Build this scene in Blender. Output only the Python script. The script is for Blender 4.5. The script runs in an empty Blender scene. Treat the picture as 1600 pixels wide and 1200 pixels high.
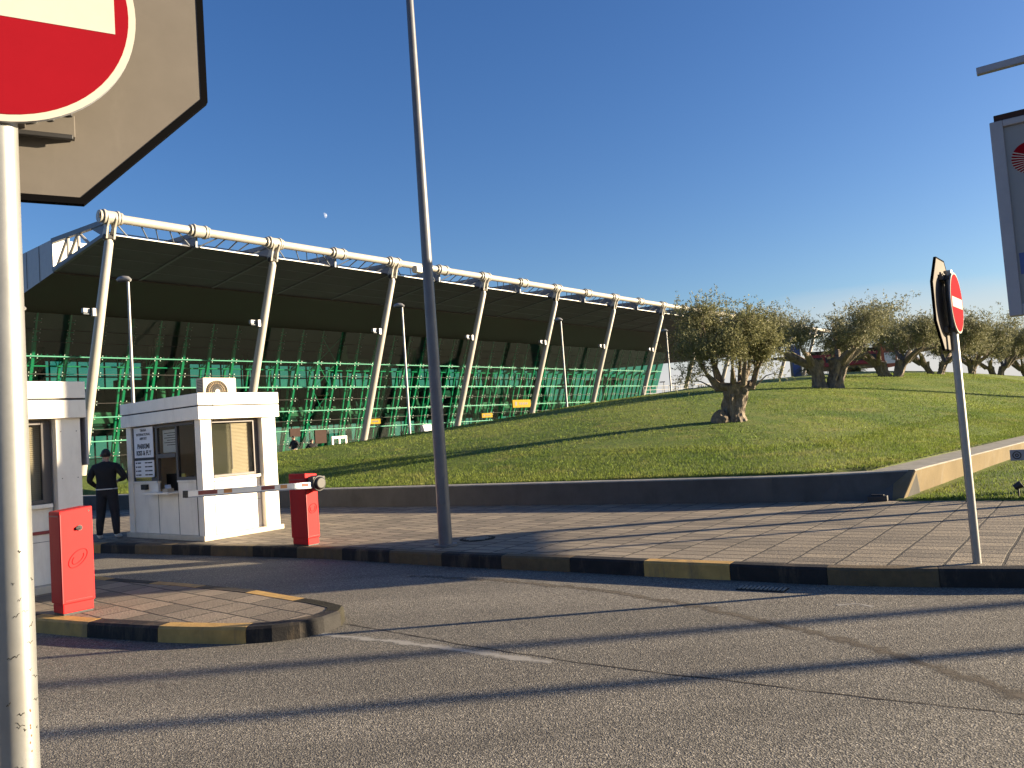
import bpy, bmesh, math, random
import numpy as np
from mathutils import Vector, Matrix, noise
random.seed(7); rng = np.random.default_rng(7)
S = bpy.context.scene; C = S.collection
rad = math.radians; PI = math.pi
# ------------------------------------------------------------------ camera, sky, sun, exposure
F = 1250.0; H = 1.77
PITCH = math.atan(71*math.cos(rad(4))/F); ROLL = rad(-4)
RM = Matrix.Rotation(PI/2+PITCH, 3, 'X') @ Matrix.Rotation(ROLL, 3, 'Z')
cd = bpy.data.cameras.new('camera'); cam = bpy.data.objects.new('camera', cd); C.objects.link(cam)
cam.matrix_world = Matrix.Translation((0, 0, H)) @ RM.to_4x4()
cd.sensor_width = 36.0; cd.lens = 36.0*F/1600.0; cd.clip_start = 0.05; cd.clip_end = 20000
S.camera = cam
SUN_EL, SUN_AZ = 11.0, 3.0           # azimuth: degrees ahead of +X
sdir = Vector((math.cos(rad(SUN_EL))*math.cos(rad(SUN_AZ)), math.cos(rad(SUN_EL))*math.sin(rad(SUN_AZ)), math.sin(rad(SUN_EL))))
W = bpy.data.worlds.new('World'); S.world = W; W.use_nodes = True
wn = W.node_tree.nodes; bg = wn['Background']
sky = wn.new('ShaderNodeTexSky'); sky.sky_type = 'NISHITA'; sky.sun_disc = False
sky.sun_elevation = rad(SUN_EL); sky.sun_rotation = rad(90-SUN_AZ)
sky.altitude = 0; sky.air_density = 1.0; sky.dust_density = 1.0; sky.ozone_density = 3.0
hs = wn.new('ShaderNodeHueSaturation'); hs.inputs['Saturation'].default_value = 1.2; hs.inputs['Hue'].default_value = 0.515
W.node_tree.links.new(sky.outputs[0], hs.inputs['Color']); wt = W.node_tree; wc = wn.new('ShaderNodeTexCoord'); ws = wn.new('ShaderNodeSeparateXYZ'); wt.links.new(wc.outputs['Generated'], ws.inputs[0])
wmp = wn.new('ShaderNodeMapping'); wmp.inputs['Scale'].default_value = (2.2, 2.2, 11.0); wt.links.new(wc.outputs['Generated'], wmp.inputs[0])
wno = wn.new('ShaderNodeTexNoise'); wno.inputs['Scale'].default_value = 1.6; wno.inputs['Detail'].default_value = 5.0; wt.links.new(wmp.outputs[0], wno.inputs['Vector'])
wa = wn.new('ShaderNodeMath'); wa.operation = 'MULTIPLY_ADD'; wa.inputs[1].default_value = -0.10; wt.links.new(wno.outputs[0], wa.inputs[0]); wt.links.new(ws.outputs[2], wa.inputs[2])
wr_ = wn.new('ShaderNodeValToRGB'); wr_.color_ramp.elements[0].position = 0.0; wr_.color_ramp.elements[0].color = (.85, .85, .85, 1); wr_.color_ramp.elements[1].position = 0.085; wr_.color_ramp.elements[1].color = (0, 0, 0, 1); wt.links.new(wa.outputs[0], wr_.inputs[0])
wm = wn.new('ShaderNodeMix'); wm.data_type = 'RGBA'; wm.inputs[7].default_value = (3.75, 3.6, 3.6, 1); wt.links.new(wr_.outputs[0], wm.inputs[0]); wt.links.new(hs.outputs[0], wm.inputs[6]); wt.links.new(wm.outputs[2], bg.inputs[0]); bg.inputs[1].default_value = 0.05
sl = bpy.data.lights.new('sun', 'SUN'); sl.energy = 5.0; sl.angle = rad(0.5); sl.color = (1.0, 0.81, 0.555)
so = bpy.data.objects.new('sun', sl); C.objects.link(so)
so.rotation_euler = (-sdir).to_track_quat('-Z', 'Y').to_euler()
vs = S.view_settings; vs.view_transform = 'Standard'; vs.look = 'None'; vs.gamma = 1; vs.exposure = 2.03
S.cycles.max_bounces = 8; S.cycles.transparent_max_bounces = 24

# pixel of the photograph -> world point, to read positions off it
def ray(x, y): return RM @ Vector(((x-800)/F, -(y-600)/F, -1))
def gp(x, y, z=0.0):
    d = ray(x, y); return Vector((0, 0, H)) + d*((z-H)/d.z)
def atY(x, y, Y):
    d = ray(x, y); return Vector((0, 0, H)) + d*(Y/d.y)

# ------------------------------------------------------------------ materials
def nt(name):
    m = bpy.data.materials.new(name); m.use_nodes = True
    t = m.node_tree; return m, t, t.nodes['Principled BSDF']
def N(t, typ, **kw):
    n = t.nodes.new(typ)
    for k, v in kw.items():
        if k in n.inputs: n.inputs[k].default_value = v
        else: setattr(n, k, v)
    return n
def mixc(t, fac, a, b, blend='MIX'):
    n = t.nodes.new('ShaderNodeMix'); n.data_type = 'RGBA'; n.blend_type = blend
    for s, v in ((n.inputs[0], fac), (n.inputs[6], a), (n.inputs[7], b)):
        if hasattr(v, 'is_linked'): t.links.new(v, s)
        elif isinstance(v, tuple): s.default_value = (v + (1,))[:4]
        else: s.default_value = v if s == n.inputs[0] else (v, v, v, 1)
    return n.outputs[2]
def ramp(t, src, stops):
    n = t.nodes.new('ShaderNodeValToRGB'); cr = n.color_ramp
    while len(cr.elements) < len(stops): cr.elements.new(0.5)
    for e, (p, c) in zip(cr.elements, stops):
        e.position = p; e.color = (c, c, c, 1) if not isinstance(c, tuple) else (c + (1,))[:4]
    t.links.new(src, n.inputs[0]); return n.outputs[0]
def coord(t, kind='Object', scale=None, rot=None):
    tc = t.nodes.new('ShaderNodeTexCoord'); o = tc.outputs[kind]
    if scale or rot:
        mp = t.nodes.new('ShaderNodeMapping')
        if scale: mp.inputs['Scale'].default_value = scale
        if rot: mp.inputs['Rotation'].default_value = rot
        t.links.new(o, mp.inputs[0]); o = mp.outputs[0]
    return o
def noise_t(t, vec, scale, detail=4, rough=0.6):
    n = N(t, 'ShaderNodeTexNoise', Scale=scale, Detail=detail, Roughness=rough); t.links.new(vec, n.inputs['Vector']); return n.outputs[0]
def bump(t, b, h, strength=0.3, dist=0.02):
    n = N(t, 'ShaderNodeBump', Strength=strength, Distance=dist); t.links.new(h, n.inputs['Height']); t.links.new(n.outputs[0], b.inputs['Normal'])
def plain(name, col, rough=0.5, metal=0.0, var=0.15, scale=3.0, dirt=None, bmp=0.0, bscale=60, spec=0.5):
    m, t, b = nt(name); v = coord(t)
    f = noise_t(t, v, scale, 6, 0.65)
    f = ramp(t, f, [(0.3, 0.0), (0.7, 1.0)])
    lo = tuple(c*(1-var) for c in col); hi = tuple(min(1, c*(1+var*0.6)) for c in col)
    c = mixc(t, f, lo, hi)
    if dirt:
        f2 = ramp(t, noise_t(t, coord(t, scale=(1, 1, 0.25)), dirt[1], 8, 0.7), [(0.52, 0.0), (0.75, 1.0)])
        mm = t.nodes.new('ShaderNodeMath'); mm.operation = 'MULTIPLY'; mm.inputs[1].default_value = dirt[2]; t.links.new(f2, mm.inputs[0])
        c = mixc(t, mm.outputs[0], c, dirt[0])
    t.links.new(c, b.inputs['Base Color']); b.inputs['Roughness'].default_value = rough; b.inputs['Metallic'].default_value = metal; b.inputs['Specular IOR Level'].default_value = spec
    if bmp: bump(t, b, noise_t(t, v, bscale, 4), bmp, 0.01)
    return m

M = {}
M['white'] = plain('white_panel', (0.8, 0.755, 0.665), 0.45, var=0.06, dirt=((0.42, 0.37, 0.29), 3.0, 0.42))
M['cream'] = plain('cream_plastic', (0.36, 0.31, 0.23), 0.5, var=0.05)
M['plinth'] = plain('plinth_stone', (0.5, 0.45, 0.36), 0.8, var=0.15, dirt=((0.3, 0.26, 0.2), 4, 0.5))
M['dark'] = plain('dark_gap', (0.02, 0.02, 0.02), 0.7)
M['frame'] = plain('grey_frame', (0.075, 0.068, 0.068), 0.5, 0.2, var=0.08)
M['red'] = plain('red_paint', (0.46, 0.022, 0.024), 0.6, spec=0.12, var=0.06, scale=2, dirt=((0.35, 0.03, 0.03), 3, 0.5))
M['flange'] = plain('flange_black', (0.0025, 0.0025, 0.003), 0.9, spec=0.03)
M['black'] = plain('black_rubber', (0.015, 0.015, 0.017), 0.55)
M['galv'] = plain('galvanised_pole', (0.25, 0.255, 0.25), 0.42, 0.5, var=0.1, scale=14, dirt=((0.25, 0.23, 0.2), 16, 0.5), bmp=0.03)
M['grey_pole'] = plain('grey_pole_paint', (0.105, 0.11, 0.125), 0.45, 0.15, var=0.15, scale=5)
M['lamp_pole'] = plain('light_pole_metal', (0.24, 0.24, 0.24), 0.4, 0.3)
M['sign_red'] = plain('sign_red_film', (0.19, 0.005, 0.011), 0.9, spec=0.04, var=0.06, scale=4)
M['sign_white'] = plain('sign_white_film', (0.40, 0.385, 0.34), 0.9, spec=0.04, var=0.05, scale=9)
M['sign_back'] = plain('sign_back_alu', (0.108, 0.098, 0.088), 0.7, 0.0, spec=0.15, var=0.14, scale=3, dirt=((0.155, 0.143, 0.128), 5, 0.5))
M['alu'] = plain('boom_alu', (0.5, 0.52, 0.58), 0.35, 0.4, var=0.06)
M['film_red'] = plain('red_film_sheen', (0.3, 0.1, 0.08), 0.7, spec=0.1)  # red dulled by sky sheen mixed into the colour
M['orange'] = plain('orange_film', (0.55, 0.22, 0.06), 0.4)
M['yellow'] = plain('yellow_sign', (0.24, 0.155, 0.008), 0.7, spec=0.1)
M['steel_cream'] = plain('steel_cream', (0.33, 0.315, 0.28), 0.4, 0.0, var=0.07, scale=1.5, dirt=((0.35, 0.32, 0.27), 2, 0.35))
M['truss'] = plain('truss_dark', (0.1, 0.115, 0.14), 0.5, 0.2)
M['fascia'] = plain('fascia_white', (0.72, 0.7, 0.66), 0.5)
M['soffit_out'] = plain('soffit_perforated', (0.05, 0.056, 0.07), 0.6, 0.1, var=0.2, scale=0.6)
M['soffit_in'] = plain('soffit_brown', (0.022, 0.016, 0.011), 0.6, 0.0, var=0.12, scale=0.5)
M['mullion'] = plain('mullion_green', (0.045, 0.26, 0.175), 0.5, 0.1, var=0.1)
M['transom'] = plain('transom_green', (0.07, 0.27, 0.19), 0.5, 0.1, var=0.1)
M['bolt'] = plain('bolt_steel', (0.16, 0.22, 0.19), 0.5, 0.3)
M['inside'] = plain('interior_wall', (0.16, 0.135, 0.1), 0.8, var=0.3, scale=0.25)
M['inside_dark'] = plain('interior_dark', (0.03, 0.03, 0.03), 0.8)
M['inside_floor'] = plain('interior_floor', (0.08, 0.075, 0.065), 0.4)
M['conc_shaded'] = plain('wall_front_shaded', (0.085, 0.083, 0.08), 0.95, spec=0.1, var=0.25, scale=1.2, dirt=((0.05, 0.048, 0.045), 2.5, 0.6), bmp=0.3, bscale=40)  # shaded run: darker copy of the wall concrete, shade put into the colour
M['conc_cap'] = plain('wall_cap', (0.27, 0.26, 0.23), 0.9, spec=0.15, var=0.2, scale=2.5, dirt=((0.12, 0.115, 0.1), 5, 0.7), bmp=0.3, bscale=40)  # wall top: light from sky and low sun put into the paler colour
M['concrete'] = plain('concrete', (0.16, 0.125, 0.075), 0.95, spec=0.15, var=0.2, scale=1.3, dirt=((0.2, 0.18, 0.15), 3, 0.6), bmp=0.35, bscale=40)  # wall return: tan stain, plus warm sunlight put into the colour
M['ground'] = plain('far_paving', (0.11, 0.1, 0.085), 0.9, var=0.3, scale=0.3)
M['maroon'] = plain('dark_red_clad', (0.22, 0.012, 0.02), 0.5)
M['rust'] = plain('red_brown_wall', (0.36, 0.1, 0.05), 0.8)
M['blue_dark'] = plain('blue_sign', (0.03, 0.06, 0.22), 0.4)
M['panel_grey'] = plain('sign_panel_grey', (0.19, 0.2, 0.21), 0.4, var=0.03)
M['box_grey'] = plain('sign_box_grey', (0.26, 0.27, 0.3), 0.5, 0.2, var=0.1)
M['skin'] = plain('skin', (0.45, 0.26, 0.18), 0.5)
M['cloth_black'] = plain('black_sweater', (0.012, 0.012, 0.014), 0.85, var=0.2, scale=14)
M['cloth_navy'] = plain('dark_trousers', (0.016, 0.017, 0.023), 0.85, var=0.2, scale=14)
M['hair'] = plain('dark_hair', (0.02, 0.014, 0.011), 0.6, var=0.4, scale=40)
M['shoe'] = plain('white_shoe', (0.7, 0.7, 0.7), 0.6)
M['paper'] = plain('paper', (0.72, 0.73, 0.74), 0.6, var=0.04)
M['paper_y'] = plain('paper_yellow', (0.6, 0.52, 0.12), 0.6)
M['ink'] = plain('ink', (0.02, 0.02, 0.025), 0.6)
M['tan'] = plain('tan_curtain', (0.32, 0.22, 0.11), 0.8, var=0.2)
M['line_white'] = plain('worn_line_paint', (0.3, 0.29, 0.265), 0.85, spec=0.1, var=0.25, scale=9, dirt=((0.18, 0.162, 0.135), 9, 1.0))
M['tar'] = plain('tar_seam', (0.06, 0.055, 0.05), 0.7, var=0.3, scale=8)
M['streak'] = plain('oil_streak', (0.135, 0.12, 0.098), 0.9, spec=0.1, var=0.4, scale=22, dirt=((0.2, 0.178, 0.145), 15, 0.8))
M['kerb_black'] = plain('kerb_black_paint', (0.022, 0.021, 0.021), 0.75, spec=0.2, var=0.3, scale=5, dirt=((0.13, 0.1, 0.065), 3.5, 0.8), bmp=0.4)
M['kerb_yellow'] = plain('kerb_yellow_paint', (0.42, 0.255, 0.07), 0.75, var=0.25, scale=6, dirt=((0.09, 0.075, 0.055), 4, 0.9), bmp=0.4)
M['kerb_faded'] = plain('kerb_faded_yellow', (0.10, 0.067, 0.028), 0.75, var=0.35, scale=6, dirt=((0.05, 0.045, 0.04), 5, 0.8), bmp=0.4)
M['kerb_grey'] = plain('kerb_worn_grey', (0.032, 0.03, 0.023), 0.85, spec=0.1, var=0.35, scale=6, dirt=((0.03, 0.028, 0.025), 5, 0.8), bmp=0.5)
M['brown_dark'] = plain('dark_board', (0.04, 0.025, 0.022), 0.8, spec=0.1)

def asphalt():
    m, t, b = nt('asphalt'); v = coord(t)
    vo = N(t, 'ShaderNodeTexVoronoi', Scale=105.0); t.links.new(v, vo.inputs['Vector'])
    cell = t.nodes.new('ShaderNodeSeparateColor'); t.links.new(vo.outputs['Color'], cell.inputs[0])
    f = ramp(t, cell.outputs[0], [(0.0, 0.0), (0.18, 0.16), (0.75, 0.48), (0.9, 0.75), (1.0, 1.8)])
    c = mixc(t, f, (0.045, 0.041, 0.034), (0.335, 0.305, 0.252))
    n2 = ramp(t, noise_t(t, v, 26, 6, 0.75), [(0.3, 0.5), (0.7, 1.32)])
    c = mixc(t, 1.0, c, n2, 'MULTIPLY')
    n3 = ramp(t, noise_t(t, v, 0.55, 6, 0.7), [(0.25, 0.78), (0.75, 1.14)])
    c = mixc(t, 1.0, c, n3, 'MULTIPLY')
    ln = ramp(t, noise_t(t, coord(t, scale=(0.12, 1.3, 1), rot=(0, 0, rad(-14))), 0.8, 3, 0.5), [(0.42, 0.8), (0.62, 1.1)])
    c = mixc(t, 1.0, c, ln, 'MULTIPLY')
    sp = ramp(t, noise_t(t, v, 2.3, 3, 0.5), [(0.67, 0.0), (0.73, 0.6)])
    c = mixc(t, sp, c, (0.06, 0.05, 0.04))
    st = ramp(t, noise_t(t, coord(t, scale=(0.5, 1.6, 1)), 1.4, 5, 0.6), [(0.66, 0.0), (0.8, 0.45)])
    c = mixc(t, st, c, (0.1, 0.085, 0.065))
    t.links.new(c, b.inputs['Base Color']); b.inputs['Roughness'].default_value = 0.85
    h = mixc(t, 0.5, vo.outputs['Distance'], noise_t(t, v, 60, 4))
    bump(t, b, h, 0.6, 0.012)
    return m
M['asphalt'] = asphalt()

def paver(name, rot, bw, bh, c1, c2, mortar, ms=0.011):
    m, t, b = nt(name); v = coord(t, rot=(0, 0, rot))
    w = noise_t(t, v, 0.8, 2); wv = N(t, 'ShaderNodeVectorMath', operation='MULTIPLY_ADD')
    wv.inputs[1].default_value = (0.05, 0.05, 0); cw = t.nodes.new('ShaderNodeCombineXYZ'); t.links.new(w, cw.inputs[0]); t.links.new(w, cw.inputs[1])
    t.links.new(cw.outputs[0], wv.inputs[0]); t.links.new(v, wv.inputs[2])
    br = N(t, 'ShaderNodeTexBrick', Scale=1.0, offset=0.5, offset_frequency=2, squash=1.0)
    br.inputs['Brick Width'].default_value = bw; br.inputs['Row Height'].default_value = bh
    br.inputs['Mortar Size'].default_value = ms; br.inputs['Mortar Smooth'].default_value = 0.3; br.inputs['Bias'].default_value = 0.0
    br.inputs['Color1'].default_value = c1 + (1,); br.inputs['Color2'].default_value = c2 + (1,); br.inputs['Mortar'].default_value = mortar + (1,)
    t.links.new(wv.outputs[0], br.inputs['Vector'])
    n3 = ramp(t, noise_t(t, v, 1.1, 6, 0.7), [(0.25, 0.72), (0.75, 1.15)])
    c = mixc(t, 1.0, br.outputs['Color'], n3, 'MULTIPLY')
    n4 = ramp(t, noise_t(t, v, 45, 5, 0.7), [(0.25, 0.75), (0.75, 1.2)])
    c = mixc(t, 1.0, c, n4, 'MULTIPLY')
    t.links.new(c, b.inputs['Base Color']); b.inputs['Roughness'].default_value = 0.85
    inv = t.nodes.new('ShaderNodeMath'); inv.operation = 'MULTIPLY_ADD'; inv.inputs[1].default_value = -1.0; t.links.new(br.outputs['Fac'], inv.inputs[0])
    t.links.new(mixc(t, 0.12, noise_t(t, v, 40, 5), 0.5), inv.inputs[2])
    bump(t, b, inv.outputs[0], 0.8, 0.012)
    return m
M['paver'] = paver('pavers', rad(-53.5), 0.24, 0.48, (0.26, 0.216, 0.158), (0.145, 0.122, 0.093), (0.03, 0.025, 0.02), 0.016)
M['paver_island'] = paver('island_pavers', rad(41.5), 0.42, 0.37, (0.25, 0.2, 0.145), (0.12, 0.1, 0.075), (0.035, 0.03, 0.026), 0.014)

def grass_mat(name, k=1.0, blade=False):
    m, t, b = nt(name); v = coord(t)
    f = ramp(t, noise_t(t, v, 0.35, 5, 0.6), [(0.3, 0.0), (0.7, 1.0)])
    c = mixc(t, f, (0.075*k, 0.125*k, 0.018*k), (0.155*k, 0.19*k, 0.035*k))
    f2 = ramp(t, noise_t(t, v, 9 if not blade else 25, 6, 0.75), [(0.3, 0.5), (0.75, 1.45)])
    c = mixc(t, 1.0, c, f2, 'MULTIPLY')
    f3 = ramp(t, noise_t(t, v, 0.9, 4, 0.7), [(0.52, 0.0), (0.75, 0.75)])
    c = mixc(t, f3, c, (0.2*k, 0.19*k, 0.06*k))
    t.links.new(c, b.inputs['Base Color']); b.inputs['Roughness'].default_value = 0.75
    b.inputs['Specular IOR Level'].default_value = 0.25
    if not blade: bump(t, b, noise_t(t, v, 28, 6, 0.8), 0.9, 0.06)
    else:
        gm = t.nodes.new('ShaderNodeNewGeometry'); c = mixc(t, 1.0, c, ramp(t, gm.outputs['Random Per Island'], [(0.0, 0.55), (0.75, 1.05), (0.95, 1.6), (1.0, 2.2)]), 'MULTIPLY'); t.links.new(c, b.inputs['Base Color'])  # random blade tone; the few brightest carry glints in their colour
        tr = N(t, 'ShaderNodeBsdfTranslucent'); t.links.new(c, tr.inputs[0])
        mx = N(t, 'ShaderNodeMixShader'); mx.inputs[0].default_value = 0.35
        t.links.new(b.outputs[0], mx.inputs[1]); t.links.new(tr.outputs[0], mx.inputs[2])
        t.links.new(mx.outputs[0], t.nodes['Material Output'].inputs[0])
    return m
M['grass'] = grass_mat('lawn_grass', 1.08); M['blade'] = grass_mat('grass_blades', 1.25, True)

def glass_mat(name, tint, gloss=(0.8, 0.9, 0.87), f0=0.06):
    m, t, b = nt(name); t.nodes.remove(b)
    tr = N(t, 'ShaderNodeBsdfTransparent'); tr.inputs[0].default_value = tint + (1,)
    gl = N(t, 'ShaderNodeBsdfGlossy', Roughness=0.03); gl.inputs[0].default_value = gloss + (1,)
    v = coord(t); nb = N(t, 'ShaderNodeBump', Strength=0.04, Distance=0.05); t.links.new(noise_t(t, v, 0.7, 2), nb.inputs['Height']); t.links.new(nb.outputs[0], gl.inputs['Normal'])
    lw = N(t, 'ShaderNodeLayerWeight', Blend=0.5); pw = t.nodes.new('ShaderNodeMath'); pw.operation = 'POWER'; pw.inputs[1].default_value = 5.0; t.links.new(lw.outputs['Facing'], pw.inputs[0])
    fr = t.nodes.new('ShaderNodeMath'); fr.operation = 'MULTIPLY_ADD'; fr.inputs[1].default_value = 0.9; fr.inputs[2].default_value = f0; t.links.new(pw.outputs[0], fr.inputs[0]); mx = N(t, 'ShaderNodeMixShader')
    t.links.new(fr.outputs[0], mx.inputs[0]); t.links.new(tr.outputs[0], mx.inputs[1]); t.links.new(gl.outputs[0], mx.inputs[2])
    t.links.new(mx.outputs[0], t.nodes['Material Output'].inputs[0]); return m
M['glass_green'] = glass_mat('green_glass', (0.30, 0.66, 0.53))
M['glass_dark'] = glass_mat('tinted_glass', (0.6, 0.63, 0.64), (0.25, 0.25, 0.25), 0.03)
M['glass_clear'] = glass_mat('booth_glass', (0.86, 0.87, 0.85), (0.25, 0.25, 0.25), 0.03)

def bark():
    m, t, b = nt('olive_bark'); v = coord(t, scale=(1, 1, 0.35))
    f = ramp(t, noise_t(t, v, 9, 8, 0.75), [(0.3, 0.0), (0.7, 1.0)])
    c = mixc(t, f, (0.045, 0.036, 0.028), (0.29, 0.235, 0.175))
    t.links.new(c, b.inputs['Base Color']); b.inputs['Roughness'].default_value = 0.9
    bump(t, b, noise_t(t, v, 16, 8, 0.75), 1.0, 0.05); return m
M['bark'] = bark()
def leafm(name, a, bb):
    m, t, b = nt(name)
    g = t.nodes.new('ShaderNodeNewGeometry')
    c = mixc(t, g.outputs['Random Per Island'], a, bb)
    t.links.new(c, b.inputs['Base Color']); b.inputs['Roughness'].default_value = 0.65; b.inputs['Specular IOR Level'].default_value = 0.25
    tr = N(t, 'ShaderNodeBsdfTranslucent'); t.links.new(c, tr.inputs[0])
    mx = N(t, 'ShaderNodeMixShader'); mx.inputs[0].default_value = 0.25
    t.links.new(b.outputs[0], mx.inputs[1]); t.links.new(tr.outputs[0], mx.inputs[2])
    t.links.new(mx.outputs[0], t.nodes['Material Output'].inputs[0]); return m
M['leaf'] = leafm('olive_leaves', (0.08, 0.088, 0.033), (0.27, 0.265, 0.13))
M['leaf_grey'] = leafm('grey_olive_leaves', (0.09, 0.096, 0.045), (0.26, 0.255, 0.15))
M['palm'] = leafm('palm_leaves', (0.02, 0.03, 0.012), (0.06, 0.075, 0.03))
def moonm():
    m, t, b = nt('moon_glow'); b.inputs['Base Color'].default_value = (0, 0, 0, 1); v = coord(t)
    c = mixc(t, ramp(t, noise_t(t, v, 0.12, 4), [(0.4, 0.0), (0.6, 1.0)]), (0.16, 0.2, 0.28), (0.24, 0.27, 0.33))
    t.links.new(c, b.inputs['Emission Color']); b.inputs['Emission Strength'].default_value = 0.62; return m
M['moon'] = moonm()

# ------------------------------------------------------------------ mesh helpers
class MB:
    def __init__(s): s.v = []; s.f = []; s.m = []; s.mats = []
    def mi(s, mat):
        if mat not in s.mats: s.mats.append(mat)
        return s.mats.index(mat)
    def add(s, vs, fs, mat):
        o = len(s.v); i = s.mi(mat); s.v += [tuple(p) for p in vs]
        for f in fs: s.f.append(tuple(o+k for k in f)); s.m.append(i)
    def box(s, c, size, mat, rz=0.0):
        c = Vector(c); R = Matrix.Rotation(rz, 3, 'Z'); h = Vector(size)/2
        vs = [c + R @ Vector((x*h.x, y*h.y, z*h.z)) for z in (-1, 1) for x, y in ((-1, -1), (1, -1), (1, 1), (-1, 1))]
        s.add(vs, [(3, 2, 1, 0), (4, 5, 6, 7), (0, 1, 5, 4), (1, 2, 6, 5), (2, 3, 7, 6), (3, 0, 4, 7)], mat)
    def b(s, lo, hi, mat):
        lo = Vector(lo); hi = Vector(hi); s.box((lo+hi)/2, (abs(hi.x-lo.x), abs(hi.y-lo.y), abs(hi.z-lo.z)), mat)
    def beam(s, p, q, w, h, mat, up=(0, 0, 1)):
        p = Vector(p); q = Vector(q); d = (q-p).normalized(); u = Vector(up)
        a = d.cross(u)
        if a.length < 1e-4: a = d.cross(Vector((0, 1, 0)))
        a.normalize(); c = a.cross(d)
        vs = [e + a*(x*w/2) + c*(y*h/2) for e in (p, q) for x, y in ((-1, -1), (1, -1), (1, 1), (-1, 1))]
        s.add(vs, [(0, 1, 2, 3), (7, 6, 5, 4), (0, 4, 5, 1), (1, 5, 6, 2), (2, 6, 7, 3), (3, 7, 4, 0)], mat)
    def tube(s, pts, rs, mat, n=12, caps=True):
        pts = [Vector(p) for p in pts]
        if not hasattr(rs, '__len__'): rs = [rs]*len(pts)
        vs = []; prev = None
        for i, p in enumerate(pts):
            d = (pts[min(i+1, len(pts)-1)] - pts[max(i-1, 0)]).normalized()
            a = prev - d*prev.dot(d) if prev is not None else d.cross(Vector((0, 0, 1)))
            if a.length < 1e-3: a = d.cross(Vector((0, 1, 0)))
            a.normalize(); prev = a; c = d.cross(a)
            vs += [p + (a*math.cos(2*PI*k/n) + c*math.sin(2*PI*k/n))*rs[i] for k in range(n)]
        fs = [(i*n+k, i*n+(k+1) % n, (i+1)*n+(k+1) % n, (i+1)*n+k) for i in range(len(pts)-1) for k in range(n)]
        if caps: fs += [tuple(range(n-1, -1, -1)), tuple((len(pts)-1)*n+k for k in range(n))]
        s.add(vs, fs, mat)
    def prism(s, poly, z0, z1, mat, M4=None, side=None):
        n = len(poly); vs = [Vector((x, y, z)) for z in (z0, z1) for x, y in poly]
        if M4: vs = [M4 @ v for v in vs]
        s.add(vs, [tuple(range(n-1, -1, -1)), tuple(range(n, 2*n))], mat)
        s.add(vs, [(i, (i+1) % n, n+(i+1) % n, n+i) for i in range(n)], side or mat)
    def build(s, name, parent=None, bevel=0.0, smooth=False, loc=None):
        me = bpy.data.meshes.new(name); me.from_pydata(s.v, [], s.f)
        for m in s.mats: me.materials.append(m)
        me.polygons.foreach_set('material_index', s.m)
        bm = bmesh.new(); bm.from_mesh(me); bmesh.ops.recalc_face_normals(bm, faces=bm.faces); bm.to_mesh(me); bm.free()
        me.update(); o = bpy.data.objects.new(name, me); C.objects.link(o)
        if smooth:
            me.polygons.foreach_set('use_smooth', [True]*len(me.polygons))
            try: me.set_sharp_from_angle(angle=rad(35))
            except Exception: pass
        if bevel:
            md = o.modifiers.new('bevel', 'BEVEL'); md.width = bevel; md.segments = 2; md.limit_method = 'ANGLE'; md.angle_limit = rad(40)
        if parent: o.parent = parent
        if loc: o.location = loc
        return o
def tag(o, label, cat, group=None):
    o['label'] = label; o['category'] = cat
    if group: o['group'] = group
    return o
def struct(o, kind='structure'): o['kind'] = kind; return o
def empty(name, loc=(0, 0, 0), rz=0.0, label=None, cat=None, group=None):
    o = bpy.data.objects.new(name, None); C.objects.link(o); o.location = loc; o.rotation_euler = (0, 0, rz); o.empty_display_size = 0.2
    if label: tag(o, label, cat, group)
    return o
def copy_tree(o, parent=None):
    c = o.copy(); C.objects.link(c)
    if parent: c.parent = parent
    for ch in list(o.children): copy_tree(ch, c)
    return c
def raw(name, co, faces_n, idx, mats, parent=None, matidx=None):
    """numpy mesh: co (n,3); idx flat loop indices; faces of faces_n vertices each"""
    me = bpy.data.meshes.new(name); nf = len(idx)//faces_n
    me.vertices.add(len(co)); me.vertices.foreach_set('co', np.asarray(co, np.float32).ravel())
    me.loops.add(len(idx)); me.loops.foreach_set('vertex_index', np.asarray(idx, np.int32))
    me.polygons.add(nf); me.polygons.foreach_set('loop_start', np.arange(0, len(idx), faces_n, dtype=np.int32))
    for m in mats: me.materials.append(m)
    if matidx is not None: me.polygons.foreach_set('material_index', np.asarray(matidx, np.int32))
    me.update(calc_edges=True); me.validate()
    o = bpy.data.objects.new(name, me); C.objects.link(o)
    if parent: o.parent = parent
    return o
def text(body, size, mat, name, parent, loc, rot, align='CENTER', bold=0.0, ext=0.001):
    cu = bpy.data.curves.new(name, 'FONT'); cu.body = body; cu.size = size; cu.align_x = align; cu.extrude = ext; cu.offset = bold
    tmp = bpy.data.objects.new(name, cu); C.objects.link(tmp)
    me = bpy.data.meshes.new_from_object(tmp.evaluated_get(bpy.context.evaluated_depsgraph_get()))
    bpy.data.objects.remove(tmp); bpy.data.curves.remove(cu)
    me.materials.clear(); me.materials.append(mat)
    o = bpy.data.objects.new(name, me); C.objects.link(o); o.parent = parent; o.location = loc; o.rotation_euler = rot; return o

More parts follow.
